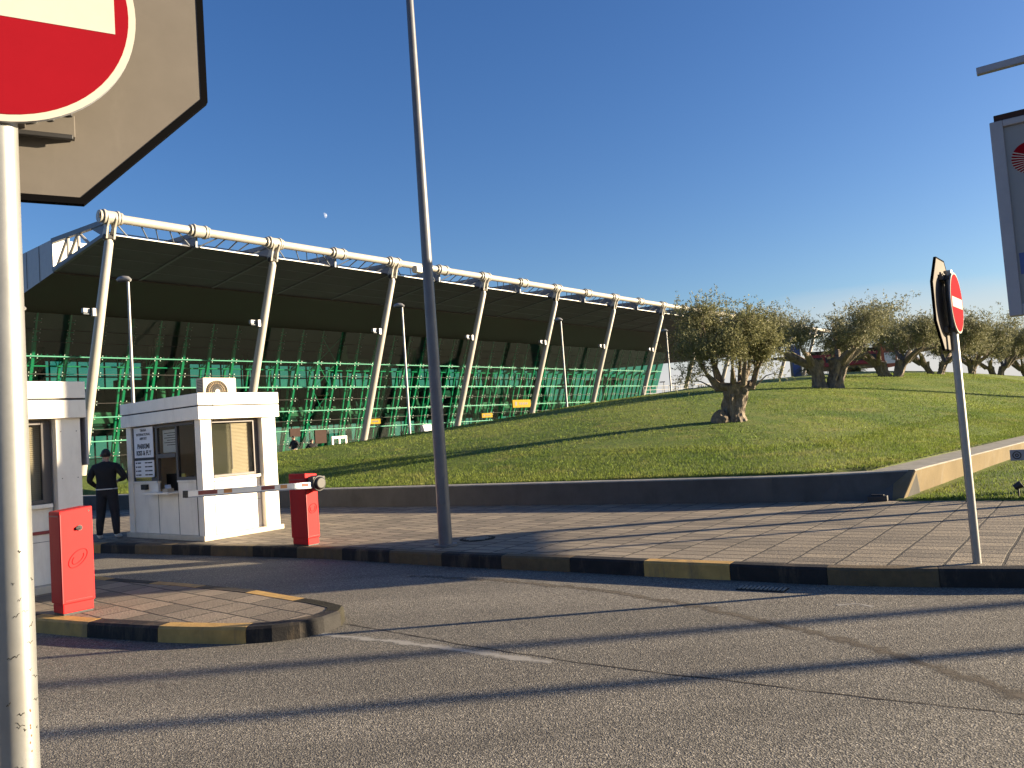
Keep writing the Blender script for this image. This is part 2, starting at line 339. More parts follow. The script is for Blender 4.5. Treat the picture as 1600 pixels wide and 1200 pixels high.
# ------------------------------------------------------------------ ground, road, pavement, kerbs
Z = 0.17
mb = MB(); mb.add([(-3000, -1500, -0.03), (3000, -1500, -0.03), (3000, 5000, -0.03), (-3000, 5000, -0.03)], [(0, 1, 2, 3)], M['ground'])
struct(mb.build('ground'))
mb = MB(); mb.add([(-60, -30, 0), (60, -30, 0), (60, 60, 0), (-60, 60, 0)], [(0, 1, 2, 3)], M['asphalt']); struct(mb.build('road'))
KT = [(-26, 25.6), (-8.01, 15.15), (-5.67, 13.86), (-3.87, 12.85), (-3.01, 12.31), (-1.84, 11.45), (-1.04, 10.85), (-0.28, 10.33), (0.62, 9.76), (1.35, 9.22), (2.18, 8.68), (2.74, 8.28), (3.3, 7.95), (3.95, 7.66), (4.6, 7.4), (5.5, 7.15), (7, 6.85), (10, 6.6), (30, 6.2)]
def resample(pl, step):
    P = [Vector((x, y, 0)) for x, y in pl]; out = [P[0]]; L = 0
    for a, b in zip(P, P[1:]):
        seg = (b-a).length; n = max(1, round(seg/step))
        out += [a.lerp(b, (i+1)/n) for i in range(n)]
    return out
def offs(P, d):
    out = []
    for i, p in enumerate(P):
        t = (P[min(i+1, len(P)-1)] - P[max(i-1, 0)]).normalized(); out.append(p + Vector((-t.y, t.x, 0))*d)
    return out
def arc_points(pl, step):
    P = [Vector((x, y, 0)) for x, y in pl]; ds = [0]
    for a, b in zip(P, P[1:]): ds.append(ds[-1] + (b-a).length)
    out = []; n = int(ds[-1]/step)
    for k in range(n+1):
        d = k*step; i = max(j for j in range(len(ds)) if ds[j] <= d+1e-9); i = min(i, len(P)-2)
        out.append(P[i].lerp(P[i+1], (d-ds[i])/(ds[i+1]-ds[i])))
    return out
def kerb(name, pl, colours, step, top=Z+0.004, w=0.16, inward=1, start=0.0):
    mb = MB(); P = arc_points(pl, step/4)
    I = offs(P, w*inward)
    for k in range(0, len(P)-4, 4):
        mat = M[colours((k//4))]
        a = P[k:k+5]; b = I[k:k+5]
        a[0] = a[0].lerp(a[1], 0.02); b[0] = b[0].lerp(b[1], 0.02)
        vs = []
        for p, q in zip(a, b):
            o = (q-p).normalized()*0.018
            vs += [(p.x-o.x*0.5, p.y-o.y*0.5, -0.05), (p.x, p.y, top-0.025), (p.x+o.x, p.y+o.y, top-0.002), (q.x, q.y, top), (q.x, q.y, -0.05)]
        fs = [(i*5+j, (i+1)*5+j, (i+1)*5+j+1, i*5+j+1) for i in range(4) for j in range(4)]
        fs += [(0, 1, 2, 3, 4), (24, 23, 22, 21, 20)]
        mb.add(vs, fs, mat)
    return mb.build(name)
def farcol(k):
    # every other stone was painted yellow once; one of them still shows it clearly
    return FARC.get(k, 'kerb_black' if k % 2 == 0 else 'kerb_faded')
FARC = {}
lenK = 0; KP = [Vector((x, y, 0)) for x, y in KT]
# arc length at the clear yellow stone (1.35,9.22)
acc = 0
for a, b in zip(KP, KP[1:]):
    if abs(a.x-1.35) < 1e-6: lenK = acc
    acc += (b-a).length
STEP = lenK/round(lenK/0.985)
ky = round(lenK/STEP)
FARC[ky] = 'kerb_yellow'
_fc = farcol
def farcol(k):
    if k in FARC: return FARC[k]
    return 'kerb_faded' if (k-ky) % 2 == 0 else 'kerb_black'
FARC[ky-14] = FARC[ky-12] = 'kerb_yellow'
struct(kerb('kerb', KT, farcol, STEP))
WL = [(-42, 42.7), (-12.74, 24.7), (-5.0, 20.05), (1.1, 16.2), (3.3, 14.83), (6.05, 13.12)]     # foot of the front wall
RETD = Vector((0.70, 0.714, 0))
WR_END = Vector((6.05, 13.12, 0)) + RETD*60
I = offs(arc_points(KT, 0.25), 0.15)
OUT = WL + [(7.7, 11.9), (31, -4.0)]
def back_of(p):                          # the back edge straight behind a kerb point, by chord length
    f = max(0.0, min(1.0, (p.x+26)/56.0)); return f
OA = [Vector((x, y, 0)) for x, y in OUT]
mb = MB(); vs = []
for p in I:
    d = Vector((0.25, 0.97, 0)); best = None
    for q0, q1 in zip(OA, OA[1:]):
        e = q1-q0; den = d.x*e.y-d.y*e.x; t = ((q0.x-p.x)*e.y-(q0.y-p.y)*e.x)/den; u = ((q0.x-p.x)*d.y-(q0.y-p.y)*d.x)/den
        if t > 0 and -0.001 <= u <= 1.001 and (best is None or t < best): best = t
    if best is None: continue
    q = p + d*(best+0.1); vs += [(p.x, p.y, Z), (q.x, q.y, Z)]
mb.add(vs, [(2*i, 2*i+2, 2*i+3, 2*i+1) for i in range(len(vs)//2-1)], M['paver'])
struct(mb.build('pavement'))
# low strip of ground under the lower lawn
def lowz(x, y):
    c = Vector((6.05, 13.12)); t = (Vector((x, y)) - c).dot(Vector((0.70, 0.714)))
    return 0.19 + max(0, t)*0.017
gx = []; gi = []; nu, nv = 60, 30
A0, A1 = Vector((6.05, 13.12, 0)), Vector((30, -3.2, 0)); B0, B1 = WR_END, WR_END + Vector((40, -20, 0))
for j in range(nv+1):
    for i in range(nu+1):
        u, v = i/nu, j/nv
        p = A0.lerp(A1, u**1.5).lerp(B0.lerp(B1, u**1.5), v**1.8); z = lowz(p.x, p.y) if v > 0 else 0.12
        gx.append((p.x, p.y, z + 0.02*noise.noise((p.x*.8, p.y*.8, 0))))
gi = [k for j in range(nv) for i in range(nu) for k in (j*(nu+1)+i, j*(nu+1)+i+1, (j+1)*(nu+1)+i+1, (j+1)*(nu+1)+i)]
struct(raw('lower_lawn', np.array(gx), 4, gi, [M['grass']]))
# island
IT = [(-14.5, 13.6), (-9, 10.45), (-5.19, 8.42), (-4.26, 7.93), (-3.37, 7.52), (-2.75, 7.31), (-2.42, 7.24), (-2.1, 7.3), (-1.9, 7.45), (-1.78, 7.66), (-1.77, 7.9), (-2.02, 8.2), (-2.49, 8.62), (-3.04, 9.13), (-4.12, 9.9), (-5.3, 10.65), (-8, 12.6), (-14, 17)]
ZI = 0.145; IT = [(x*1.0156, y*1.0156) for x, y in IT]
def islcol(k): return ISL.get(k, 'kerb_black' if k % 2 else 'kerb_yellow')
ISL = {}
acc = 0; IP = [Vector((x, y, 0)) for x, y in IT]; cum = [0]
for a, b in zip(IP, IP[1:]): cum.append(cum[-1] + (b-a).length)
istep = (cum[6]-cum[2])/3.0; kk = cum[2]/istep
istep = cum[2]/round(kk); k0 = round(kk)
ISL.update({k0: 'kerb_yellow', k0-1: 'kerb_black', k0+1: 'kerb_black', k0+2: 'kerb_yellow', k0+3: 'kerb_black', k0+4: 'kerb_grey', k0+5: 'kerb_yellow', k0+6: 'kerb_black', k0+7: 'kerb_yellow', k0+8: 'kerb_black'})
struct(kerb('island_kerb', IT, islcol, istep, top=ZI+.004))
I = offs(arc_points(IT, 0.2), 0.15)
mb = MB(); mb.prism([(p.x, p.y) for p in I], -0.04, ZI, M['paver_island']); struct(mb.build('traffic_island'))
# worn line, joint and tar streak on the road
def worn(name, col, col2, cover, scale, edge):
    """thin worn layer: breaks up into the road below where its noise and its edges say so"""
    m, t, b = nt(name); v = coord(t); at = N(t, 'ShaderNodeAttribute', attribute_name='edge')
    n1 = noise_t(t, v, scale, 8, 0.75); ad = t.nodes.new('ShaderNodeMath'); ad.operation = 'MULTIPLY_ADD'; ad.inputs[1].default_value = edge; t.links.new(at.outputs['Fac'], ad.inputs[0]); t.links.new(n1, ad.inputs[2])
    f = ramp(t, ad.outputs[0], [(cover, 0.0), (min(1, cover+0.22), 1.0)])
    t.links.new(mixc(t, noise_t(t, v, 60, 5, 0.7), col, col2), b.inputs['Base Color']); b.inputs['Roughness'].default_value = 0.9; b.inputs['Specular IOR Level'].default_value = 0.1
    t.links.new(f, b.inputs['Alpha']); return m
M['streak'] = worn('oil_streak', (0.06, 0.05, 0.04), (0.2, 0.175, 0.14), 0.62, 7, 0.32)
M['line_white'] = worn('worn_line_paint', (0.2, 0.19, 0.17), (0.36, 0.345, 0.315), 0.52, 5, 0.30)
M['tar'] = worn('tar_seam', (0.03, 0.027, 0.024), (0.07, 0.06, 0.05), 0.55, 4, 0.4)
def strip(name, pts, w, mat, z, jit=0.0, amp=0.0):
    P = arc_points(pts, 0.06); vs = []; ed = []
    for i, p in enumerate(P):
        t = (P[min(i+1, len(P)-1)] - P[max(i-1, 0)]).normalized(); nn = Vector((-t.y, t.x, 0))
        o = nn*amp*noise.noise((i*0.05, 3, 0)) + nn*amp*.5*noise.noise((i*0.21, 7, 0)); ww = w*(1 + jit*noise.noise((i*0.33, 0, 1)))
        vs += [p+o+nn*ww*k+Vector((0, 0, z)) for k in (.5, 0, -.5)]; ed += [0, 1, 0]
    mb = MB(); mb.add(vs, [f for i in range(len(P)-1) for f in ((3*i, 3*i+1, 3*i+4, 3*i+3), (3*i+1, 3*i+2, 3*i+5, 3*i+4))], mat); o = struct(mb.build(name))
    at = o.data.attributes.new('edge', 'FLOAT', 'POINT'); at.data.foreach_set('value', ed); return o
g2 = lambda x, y: tuple(gp(x, y, 0))[:2]
strip('road_marking', [g2(500, 991), g2(620, 1003), g2(720, 1016), g2(865, 1036)], 0.15, M['line_white'], 0.0016, 0.1)
strip('road_marking', [g2(1308, 946), g2(1340, 943), g2(1372, 950)], 0.09, M['line_white'], 0.0016, 0.2)
strip('road_joint', [g2(540, 975), g2(700, 1003), g2(900, 1035), g2(1200, 1072), g2(1420, 1098), g2(1640, 1122)], 0.022, M['tar'], 0.0024, 0.6, 0.03)
strip('tar_streak', [g2(640, 900), g2(800, 908), g2(960, 925), g2(1100, 950), g2(1250, 985), g2(1400, 1022), g2(1500, 1052), g2(1640, 1105)], 0.24, M['streak'], 0.0016, 0.5, 0.06)

dp = gp(746, 842, Z); mb = MB(); mb.tube([(dp.x, dp.y, Z-.02), (dp.x, dp.y, Z+.008)], .27, M['kerb_grey'], 28)
for k in range(5): mb.box((dp.x, dp.y-.16+.08*k, Z+.011), (.42-.09*abs(k-2), .03, .008), M['conc_cap'])
tag(mb.build('manhole_cover'), 'round manhole cover set in the paving just right of the tall lamp post', 'manhole cover')
ga, gb = gp(1152, 917, 0), gp(1226, 921, 0); mb = MB(); dd = (gb-ga)
mb.beam((ga.x, ga.y-.06, .003), (gb.x, gb.y-.06, .003), .2, .012, M['kerb_black'])
for k in range(11): c_ = ga.lerp(gb, (k+.5)/11); mb.box((c_.x, c_.y-.06, .012), (.022, .13, .012), M['conc_cap'], math.atan2(dd.y, dd.x))
tag(mb.build('gully_grate'), 'gully grate with pale bars in the gutter below the kerb', 'drain grate')
# ------------------------------------------------------------------ hill
HP = [(-42, 43.2, .62), (-28, 34.6, .6), (-12.7, 25.3, .62), (-5, 20.7, .62), (1.1, 16.8, .62), (6.3, 13.7, .62), (13.8, 21.6, .64), (22, 30, .66), (40, 48, .7),
      (-15, 29.5, 1.18), (-8.4, 30, 1.5), (-3, 36.7, 1.93), (1.7, 42.5, 2.31), (8, 50.4, 2.72), (17.3, 61.8, 3.5), (24, 68, 3.6), (33, 70, 3.6), (44, 68, 3.05), (60, 75, 2.2),
      (6.65, 24, 1.55), (13.47, 34, 2.59), (19.4, 41, 3.13), (24.87, 47, 3.26), (29.72, 52, 3.3), (34.99, 58, 3.3), (39.6, 62, 3.11), (14, 27.5, 1.6), (26, 39, 2.1), (-2, 25, 1.28),
      (-22, 34.5, .8), (-22, 38, .4), (-12, 38, .8), (-9, 42, .3), (-3, 48, .5), (3, 57, .5), (12, 70, .7), (25, 84, 1), (45, 90, .6)]
HA = np.array(HP); _d = np.linalg.norm(HA[:, None, :2]-HA[None, :, :2], axis=2)
phi = lambda r: np.where(r > 1e-9, r*r*np.log(np.maximum(r, 1e-9)), 0)
_n = len(HA); _A = np.zeros((_n+3, _n+3)); _A[:_n, :_n] = phi(_d) + np.eye(_n)*2.0; _A[:_n, _n] = 1; _A[:_n, _n+1:] = HA[:, :2]; _A[_n:, :_n] = _A[:_n, _n:].T
_w = np.linalg.solve(_A, np.concatenate([HA[:, 2], np.zeros(3)]))
def hz(x, y):
    q = np.stack([np.atleast_1d(x), np.atleast_1d(y)], 1)
    r = np.linalg.norm(q[:, None, :]-HA[None, :, :2], axis=2)
    return phi(r) @ _w[:_n] + _w[_n] + q @ _w[_n+1:]
wl = arc_points(WL, 0.5); wr = [Vector((6.05, 13.12, 0)) + RETD*(k*0.6) for k in range(1, 90)]
TCn = gp(1431, 733, .63); OFF = Vector((TCn.x-6.05, TCn.y-13.12, 0)); CN = Vector((6.05, 13.12, 0))
LEANF = lambda p: OFF*max(0.0, 1-(p-CN).length/2.2)**2
B = [p + LEANF(p) + Vector((0.523, 0.852, 0))*0.2 for p in wl if (p-CN).length > .3] + [CN + OFF + Vector((-.15, .45, 0))] + [p + OFF + Vector((-0.714, 0.70, 0))*0.35 for p in wr]; nb_ = len(B)
wl_n = sum(1 for p in wl if (p-CN).length > .3)
far = []
for i, p in enumerate(B):
    if i < wl_n: far.append(Vector((-40, 62, 0)).lerp(Vector((20, 100, 0)), i/wl_n))
    else: far.append(Vector((20, 100, 0)).lerp(Vector((75, 96, 0)), (i-wl_n)/len(wr)))
nvv = 90; pts = []
for j in range(nvv+1):
    v = 0.0005 + 0.9995*(j/nvv)**2.2
    for p, q in zip(B, far): r_ = p.lerp(q, v); pts.append((r_.x, r_.y))
pts = np.array(pts); zz = np.concatenate([hz(pts[i:i+2000, 0], pts[i:i+2000, 1]) for i in range(0, len(pts), 2000)])
zz = np.maximum(zz, -0.2)
B_ = np.array([(p.x, p.y) for p in B]); dist = np.concatenate([np.min(np.linalg.norm(pts[i:i+400, None]-B_[None], axis=2), axis=1) for i in range(0, len(pts), 400)])
near = np.concatenate([np.argmin(np.linalg.norm(pts[i:i+400, None]-B_[None], axis=2), axis=1) for i in range(0, len(pts), 400)])
lim = np.where(near >= wl_n-1, 0.75, 0.35)
zz = np.where(dist < lim, np.minimum(zz, 0.53 + 0.1*np.clip(dist-lim+.25, 0, 1)), zz)
zz += np.array([0.03*noise.noise((x*0.35, y*0.35, 0)) for x, y in pts])
co = np.column_stack([pts, zz]); idx = [k for j in range(nvv) for i in range(nb_-1) for k in (j*nb_+i, j*nb_+i+1, (j+1)*nb_+i+1, (j+1)*nb_+i)]
hill = struct(raw('grass_hill', co, 4, idx, [M['grass']])); hill.data.polygons.foreach_set('use_smooth', [True]*len(hill.data.polygons))
def hh(x, y): return float(max(-0.2, hz(x, y)[0]))
# grass blades: countless, one object
def blades(n, gen, hgt, wid):
    P = gen(n); n = len(P); a = rng.uniform(0, 2*PI, n); h = rng.uniform(0.5, 1.25, n)*hgt; w = rng.uniform(0.7, 1.3, n)*wid
    dx = np.cos(a)*w/2; dy = np.sin(a)*w/2; lean = rng.normal(0, 0.35, (n, 2))*h[:, None]
    v0 = P + np.column_stack([dx, dy, np.zeros(n)]); v1 = P - np.column_stack([dx, dy, np.zeros(n)]); v2 = P + np.column_stack([lean, h])
    return np.stack([v0, v1, v2], 1).reshape(-1, 3)
wlA = np.array([(p.x, p.y) for p in B]); farA = np.array([(p.x, p.y) for p in far])
ifirst = min(i for i, p in enumerate(B) if p.x > -13.5); ilast = max(i for i, p in enumerate(B) if p.x < 24)
def gen_hill(n, d0, d1, pw):
    i = rng.uniform(ifirst, ilast-1, n); k = i.astype(int); f = (i-k)[:, None]
    b = wlA[k]*(1-f) + wlA[k+1]*f; q = farA[k]*(1-f) + farA[k+1]*f; dirv = q-b; L = np.linalg.norm(dirv, axis=1)[:, None]
    t = d0 + (d1-d0)*rng.uniform(0, 1, n)[:, None]**pw + np.where(k >= wl_n-2, 0.28, 0)[:, None]
    p = b + dirv/L*t; z = np.concatenate([hz(p[m:m+20000, 0], p[m:m+20000, 1]) for m in range(0, n, 20000)])
    return np.column_stack([p, z])
def gen_low(n):
    u = rng.uniform(0, 1, n)**1.3; v = rng.uniform(0, 1, n)**2
    a = np.array(A0[:2]) + (np.array(A1[:2])-np.array(A0[:2]))*(0.25*u[:, None]); p = a + np.array([0.70, 0.714])*(0.1+14*v[:, None])
    c = p - np.array([6.05, 13.12]); side = c @ np.array([0.714, -0.70]); p = p[side > 0.25]
    z = np.array([lowz(x, y) for x, y in p]); return np.column_stack([p, z])
allv = np.concatenate([blades(110000, lambda n: gen_hill(n, 0.24, 5, 1.4), 0.055, 0.014), blades(110000, lambda n: gen_hill(n, 4, 22, 1.2), 0.045, 0.022), blades(20000, gen_low, 0.05, 0.014)])
struct(raw('grass', allv, 3, np.arange(len(allv)), [M['blade']]), 'stuff')

# retaining wall: front run in shade, return run in the sun
mb = MB(); f0 = wl; fo = offs(wl, 0.0); fi = offs(wl, 0.30)
def wallrun(P, n_in, h0, h1, mat, t=0.30, slope=0.04, lean=lambda p: Vector((0, 0, 0))):
    vs = []
    for i, p in enumerate(P):
        z = h0 + (h1-h0)*i/(len(P)-1); l_ = lean(p); w_ = p + l_; q = w_ + n_in*t
        vs += [(p.x, p.y, -0.1), (w_.x+n_in.x*slope, w_.y+n_in.y*slope, z-0.02), (w_.x+n_in.x*(slope+.02), w_.y+n_in.y*(slope+.02), z), (q.x, q.y, z), (q.x, q.y, -0.1)]
    face = lambda j: [(i*5+j, (i+1)*5+j, (i+1)*5+j+1, i*5+j+1) for i in range(len(P)-1)]
    mb.add(vs, face(0)+face(3)+[(4, 3, 2, 1, 0), tuple(5*(len(P)-1)+k for k in range(5))], M[mat]); mb.add(vs, face(1)+face(2), M['conc_cap'])
nf = Vector((0.523, 0.852, 0))
wallrun(wl[:-1] + [Vector((6.05, 13.12, 0))], nf, 0.62, 0.62, 'conc_shaded', t=0.40, lean=lambda p: OFF*max(0.0, 1-(p-Vector((6.05, 13.12, 0))).length/2.2)**2)
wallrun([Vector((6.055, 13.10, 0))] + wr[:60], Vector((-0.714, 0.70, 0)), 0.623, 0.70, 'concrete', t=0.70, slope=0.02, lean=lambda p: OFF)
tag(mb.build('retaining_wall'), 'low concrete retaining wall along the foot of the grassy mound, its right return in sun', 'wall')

# ------------------------------------------------------------------ olive trees
def olive(name, loc, height, width, trunk_h, trunk_r, nleaf, seed, leafmat, label, leaf=(0.085, 0.024), stems=((0, 0, 0, 0, 1),), lump=True, nb=9):
    rnd = random.Random(seed); R = np.random.default_rng(seed)
    root = empty(name, loc, 0, label, 'tree', 'olive trees on the grassy mound')
    # gnarled trunk of one or more fused stems
    nr, ns = 34, 40; mb = MB(); heads = []
    for q_, (sx, sy, lx, ly, sr) in enumerate(stems):
        vs = []; tr_ = trunk_r*sr; sd = seed + 5.3*q_
        for i in range(nr):
            f = i/(nr-1); z = -0.15 + f*(trunk_h+0.15)
            r = tr_*(1.0 - 0.62*f + 0.85*f**2.4 + (0.35 if lump else 0.22)*math.exp(-f*8))
            for k in range(ns):
                a = 2*PI*k/ns + 0.5*f; u = Vector((math.cos(a), math.sin(a), 0))
                q = u*1.3 + Vector((sd, 0, z*1.0))
                e = 0.45*noise.noise(q*1.1) + 0.5*(0.35-abs(noise.noise(Vector((u.x*2.6+sd, u.y*2.6, z*0.7))))) + 0.22*noise.noise(q*3.7) + 0.10*noise.noise(q*9)
                rr = r*(1 + e)
                vs.append((sx + u.x*rr + lx*f + 0.14*tr_*math.sin(f*5+sd), sy + u.y*rr*0.85 + ly*f, z + (0.16*noise.noise(u*2.5+Vector((sd, 1, 0))) if f > 0.8 else 0)))
        fs = [(i*ns+k, i*ns+(k+1) % ns, (i+1)*ns+(k+1) % ns, (i+1)*ns+k) for i in range(nr-1) for k in range(ns)]
        fs.append(tuple((nr-1)*ns+k for k in range(ns)))
        mb.add(vs, fs, M['bark']); heads.append(Vector((sx+lx, sy+ly, trunk_h*.92)))
    if lump:
        c = Vector((-trunk_r*1.5, -0.05, 0.12)); vs = []
        for i in range(9):
            th = PI*i/8
            for k in range(14):
                ph = 2*PI*k/14; u = Vector((math.sin(th)*math.cos(ph), math.sin(th)*math.sin(ph), math.cos(th)))
                vs.append(c + u*trunk_r*0.85*(1+0.5*noise.noise(u*2+Vector((seed, 3, 1)))))
        mb.add(vs, [(i*14+k, i*14+(k+1) % 14, (i+1)*14+(k+1) % 14, (i+1)*14+k) for i in range(8) for k in range(14)], M['bark'])
    tips = []
    tops = heads
    ch = height - trunk_h
    for j in range(nb):
        a = 2*PI*(j+rnd.uniform(-.35, .35))/nb; u = Vector((math.cos(a), math.sin(a)*0.8, 0))
        reach = width*0.5*rnd.uniform(0.45, 1.0); rise = ch*rnd.uniform(0.45, 0.98)*(1.12-0.5*(reach/(width*0.5)))
        top = max(tops, key=lambda h_: h_.dot(u)+rnd.uniform(0, .15)); p0 = top + u*trunk_r*0.5; p1 = top + u*(trunk_r*1.25+reach*0.12) + Vector((0, 0, ch*(rnd.uniform(-0.03, 0.07) if lump else rnd.uniform(.1, .2))))
        p2 = top + u*(trunk_r*1.2 + reach*rnd.uniform(0.3, 0.5)) + Vector((rnd.uniform(-.1, .1), rnd.uniform(-.1, .1), rise*0.38))
        p3 = top + u*(reach*0.95) + Vector((rnd.uniform(-.15, .15), rnd.uniform(-.15, .15), rise))
        P = [p0, p1, p2, p2.lerp(p3, .5)+Vector((rnd.uniform(-.12, .12), rnd.uniform(-.1, .1), 0)), p3]
        r0 = trunk_r*rnd.uniform(0.28, 0.42)
        mb.tube(P, [r0, r0*0.72, 0.045, 0.03, 0.014], M['bark'], 9)
        tips.append((P[3], 0.33)); tips.append((p3, 0.36))
        for k in range(6):
            f = rnd.uniform(0.25, 1.0); b0 = p2.lerp(p3, f); v = Vector((rnd.gauss(0, .6), rnd.gauss(0, .5), rnd.uniform(0.0, 0.75)))*(width*0.17)
            b1 = b0+v*0.5+Vector((rnd.gauss(0, .05), rnd.gauss(0, .05), 0)); b2 = b0+v
            mb.tube([b0, b1, b2], [0.018, 0.013, 0.006], M['bark'], 5)
            tips.append((b1, 0.24)); tips.append((b2, 0.3))
        # lower hanging spray
        if lump and rnd.random() < 0.55:
            b0 = p1; b2 = p1 + u*reach*rnd.uniform(0.5, .8) + Vector((0, 0, ch*rnd.uniform(0.1, 0.25)))
            mb.tube([b0, b0.lerp(b2, .5)+Vector((0, 0, .12)), b2], [0.03, 0.02, 0.006], M['bark'], 6); tips.append((b2, 0.24))
        for k in range(2):   # water shoots
            b0 = p1.lerp(p2, rnd.random()); mb.tube([b0, b0+Vector((rnd.gauss(0, .1), rnd.gauss(0, .1), ch*.25)), b0+Vector((rnd.gauss(0, .2), rnd.gauss(0, .2), ch*rnd.uniform(.4, .6)))], [0.02, 0.013, 0.005], M['bark'], 5)
    mb.build('trunk', root, smooth=True)
    tc = np.array([t[0] for t in tips]); ts = np.array([t[1] for t in tips])*width/3.3
    w_ = R.uniform(0.4, 1.4, len(tc)); w_ /= w_.sum()
    k = R.choice(len(tc), nleaf, p=w_)
    # leaves sit on short twigs: several to a twig
    ntw = nleaf//9; kt = R.choice(len(tc), ntw, p=w_); tw0 = tc[kt] + R.normal(0, 1, (ntw, 3))*ts[kt][:, None]*np.array([.62, .62, .5])
    twd = R.normal(0, 1, (ntw, 3)) + np.array([0, 0, 0.6]); twd /= np.linalg.norm(twd, axis=1)[:, None]
    ti = R.integers(0, ntw, nleaf); base = tw0[ti] + twd[ti]*R.uniform(0, 0.26, nleaf)[:, None]
    dv = R.normal(0, 1, (nleaf, 3)) + twd[ti]*0.9; dv /= np.linalg.norm(dv, axis=1)[:, None]
    sv = np.cross(dv, R.normal(0, 1, (nleaf, 3))); sv /= np.linalg.norm(sv, axis=1)[:, None]
    L = leaf[0]*R.uniform(0.6, 1.25, nleaf)[:, None]; Wd = leaf[1]*R.uniform(0.7, 1.2, nleaf)[:, None]
    q = np.stack([base, base+dv*L*.5+sv*Wd*.5, base+dv*L, base+dv*L*.5-sv*Wd*.5], 1).reshape(-1, 3)
    raw('crown', q, 4, np.arange(len(q)), [leafmat], root)
    return root
def tree_at(px, py, Y): p = atY(px, py, Y); return (p.x, p.y, hh(p.x, p.y) - 0.03)
olive('olive_tree', tree_at(1152, 659, 24), 4.45, 3.6, 1.15, 0.33, 48000, 3, M['leaf'], 'nearest olive tree, with a thick gnarled trunk and a boulder-like burl at its foot', (0.085, 0.026), nb=10)
olive('olive_tree', tree_at(1296, 607, 34), 4.2, 5.2, 1.2, 0.5, 46000, 11, M['leaf_grey'], 'second olive tree with a broad split trunk, behind and right of the nearest one', (0.1, 0.032), stems=((-.28, 0, -.3, .05, .62), (.3, .1, .25, 0, .7)), lump=False)
olive('olive_tree', tree_at(1392, 588, 41), 3.6, 5.6, .8, 0.46, 40000, 21, M['leaf_grey'], 'olive tree with a dark forked stump just right of the red airbridge', (0.11, 0.035), stems=((-.2, 0, -.35, 0, .62), (.25, 0, .45, 0, .55)), lump=False)
olive('olive_tree', tree_at(1462, 585, 47), 3.75, 6.2, 0.75, 0.42, 40000, 32, M['leaf_grey'], 'spreading olive tree on the crest just left of the right no-entry sign', (0.115, 0.038), stems=((-.15, 0, -.45, 0, .5), (.15, 0, .45, 0, .5)), lump=False)
olive('olive_tree', tree_at(1517, 585, 52), 4.0, 5.6, 0.65, 0.38, 32000, 44, M['leaf_grey'], 'low spreading olive tree on the crest just right of the no-entry pole', (0.12, 0.04), stems=((0, 0, .2, 0, .6),), lump=False)
olive('olive_tree', tree_at(1557, 585, 57), 4.0, 6.0, 0.6, 0.4, 32000, 53, M['leaf_grey'], 'round low olive tree under the corner of the hanging sign board', (0.125, 0.042), stems=((-.15, 0, -.3, 0, .5), (.2, 0, .4, 0, .5)), lump=False)
olive('olive_tree', tree_at(1605, 587, 60), 4.1, 6.0, 0.6, 0.4, 32000, 64, M['leaf_grey'], 'last olive tree of the row, cut by the right edge of the picture', (0.125, 0.042), stems=((0, 0, -.2, 0, .6),), lump=False)

# ------------------------------------------------------------------ terminal building (local x along the facade, y inward, z up)
SP = 10.3; AN = rad(51)
T = empty('terminal_building', (-21.1, 42.7, 0), AN, 'airport terminal with green glass facade, deep dark eaves and leaning pale columns', 'building')
KE = 11.7
TZ = 14.72
mb = MB(); mb.tube([(-0.4, 0, TZ), (SP*KE, 0, TZ)], 0.245, M['steel_cream'], 20); mb.build('roof_tube', T, smooth=True)
# joint collars at every half bay
mb = MB(); mb.tube([(-.42, 0, 0), (.42, 0, 0)], 0.36, M['steel_cream'], 20)
for x in (-.55, -.36, .36, .55): mb.tube([(x-.05, 0, 0), (x+.05, 0, 0)], 0.41 if abs(x) < .5 else 0.34, M['steel_cream'], 20)
mb.box((-.62, -.22, 0), (.1, .1, .3), M['dark']); mb.box((.46, -.3, 0), (.05, .1, .3), M['dark'])
jm = mb.build('tube_joint', T, smooth=True, loc=(0, 0, TZ))
for k in range(1, int(KE*2)+1):
    c = jm.copy(); C.objects.link(c); c.location = (k*SP/2, 0, TZ)
# columns
col0 = None
CB, CT = (5.15, 0.0), (0.26, 13.65)
cdir = Vector((0, CT[0]-CB[0], CT[1]-CB[1])).normalized()
for k in range(0, 12):
    if col0 is None:
        mb = MB(); mb.tube([(0, CB[0], CB[1]), (0, (CB[0]+CT[0])/2, (CB[1]+CT[1])/2), (0, CT[0], CT[1]-.25), (0, CT[0], CT[1]-.02)], [0.26, 0.27, 0.23, 0.15], M['steel_cream'], 20)
        col0 = mb.build('column', T, smooth=True)
        mb = MB()
        for x in (-.2, .2):
            mb.prism([(.36, .0), (-.40, .05), (-.42, -.15), (-.16, -.55), (.02, -1.15), (.34, -1.2), (.44, -.8), (.2, -.5)], -.05, .05, M['steel_cream'],
                     Matrix.Translation((x, 0.02, TZ)) @ Matrix(((0, 0, 1, 0), (1, 0, 0, 0), (0, 1, 0, 0), (0, 0, 0, 1))))
        mb.tube([(-.3, .2, 13.68), (.3, .2, 13.68)], 0.16, M['dark'], 12)
        mb.build('bracket', col0, bevel=0.02)
        mb = MB(); zf = 9.75; yf = CB[0] + (CT[0]-CB[0])*zf/13.65
        mb.box((-.38, yf-.1, zf), (.2, .18, .45), M['lamp_pole']); mb.box((-.7, yf+.15, zf+.1), (.35, .25, .25), M['box_grey']); mb.beam((-.9, yf, zf-.1), (0, yf, zf-.1), .06, .06, M['truss'])
        mb.build('floodlight', col0, bevel=0.02)
        tpl = col0
    else:
        c = tpl.copy(); C.objects.link(c); c.location = (k*SP, 0, 0)
        for g in tpl.children: q = g.copy(); C.objects.link(q); q.parent = c
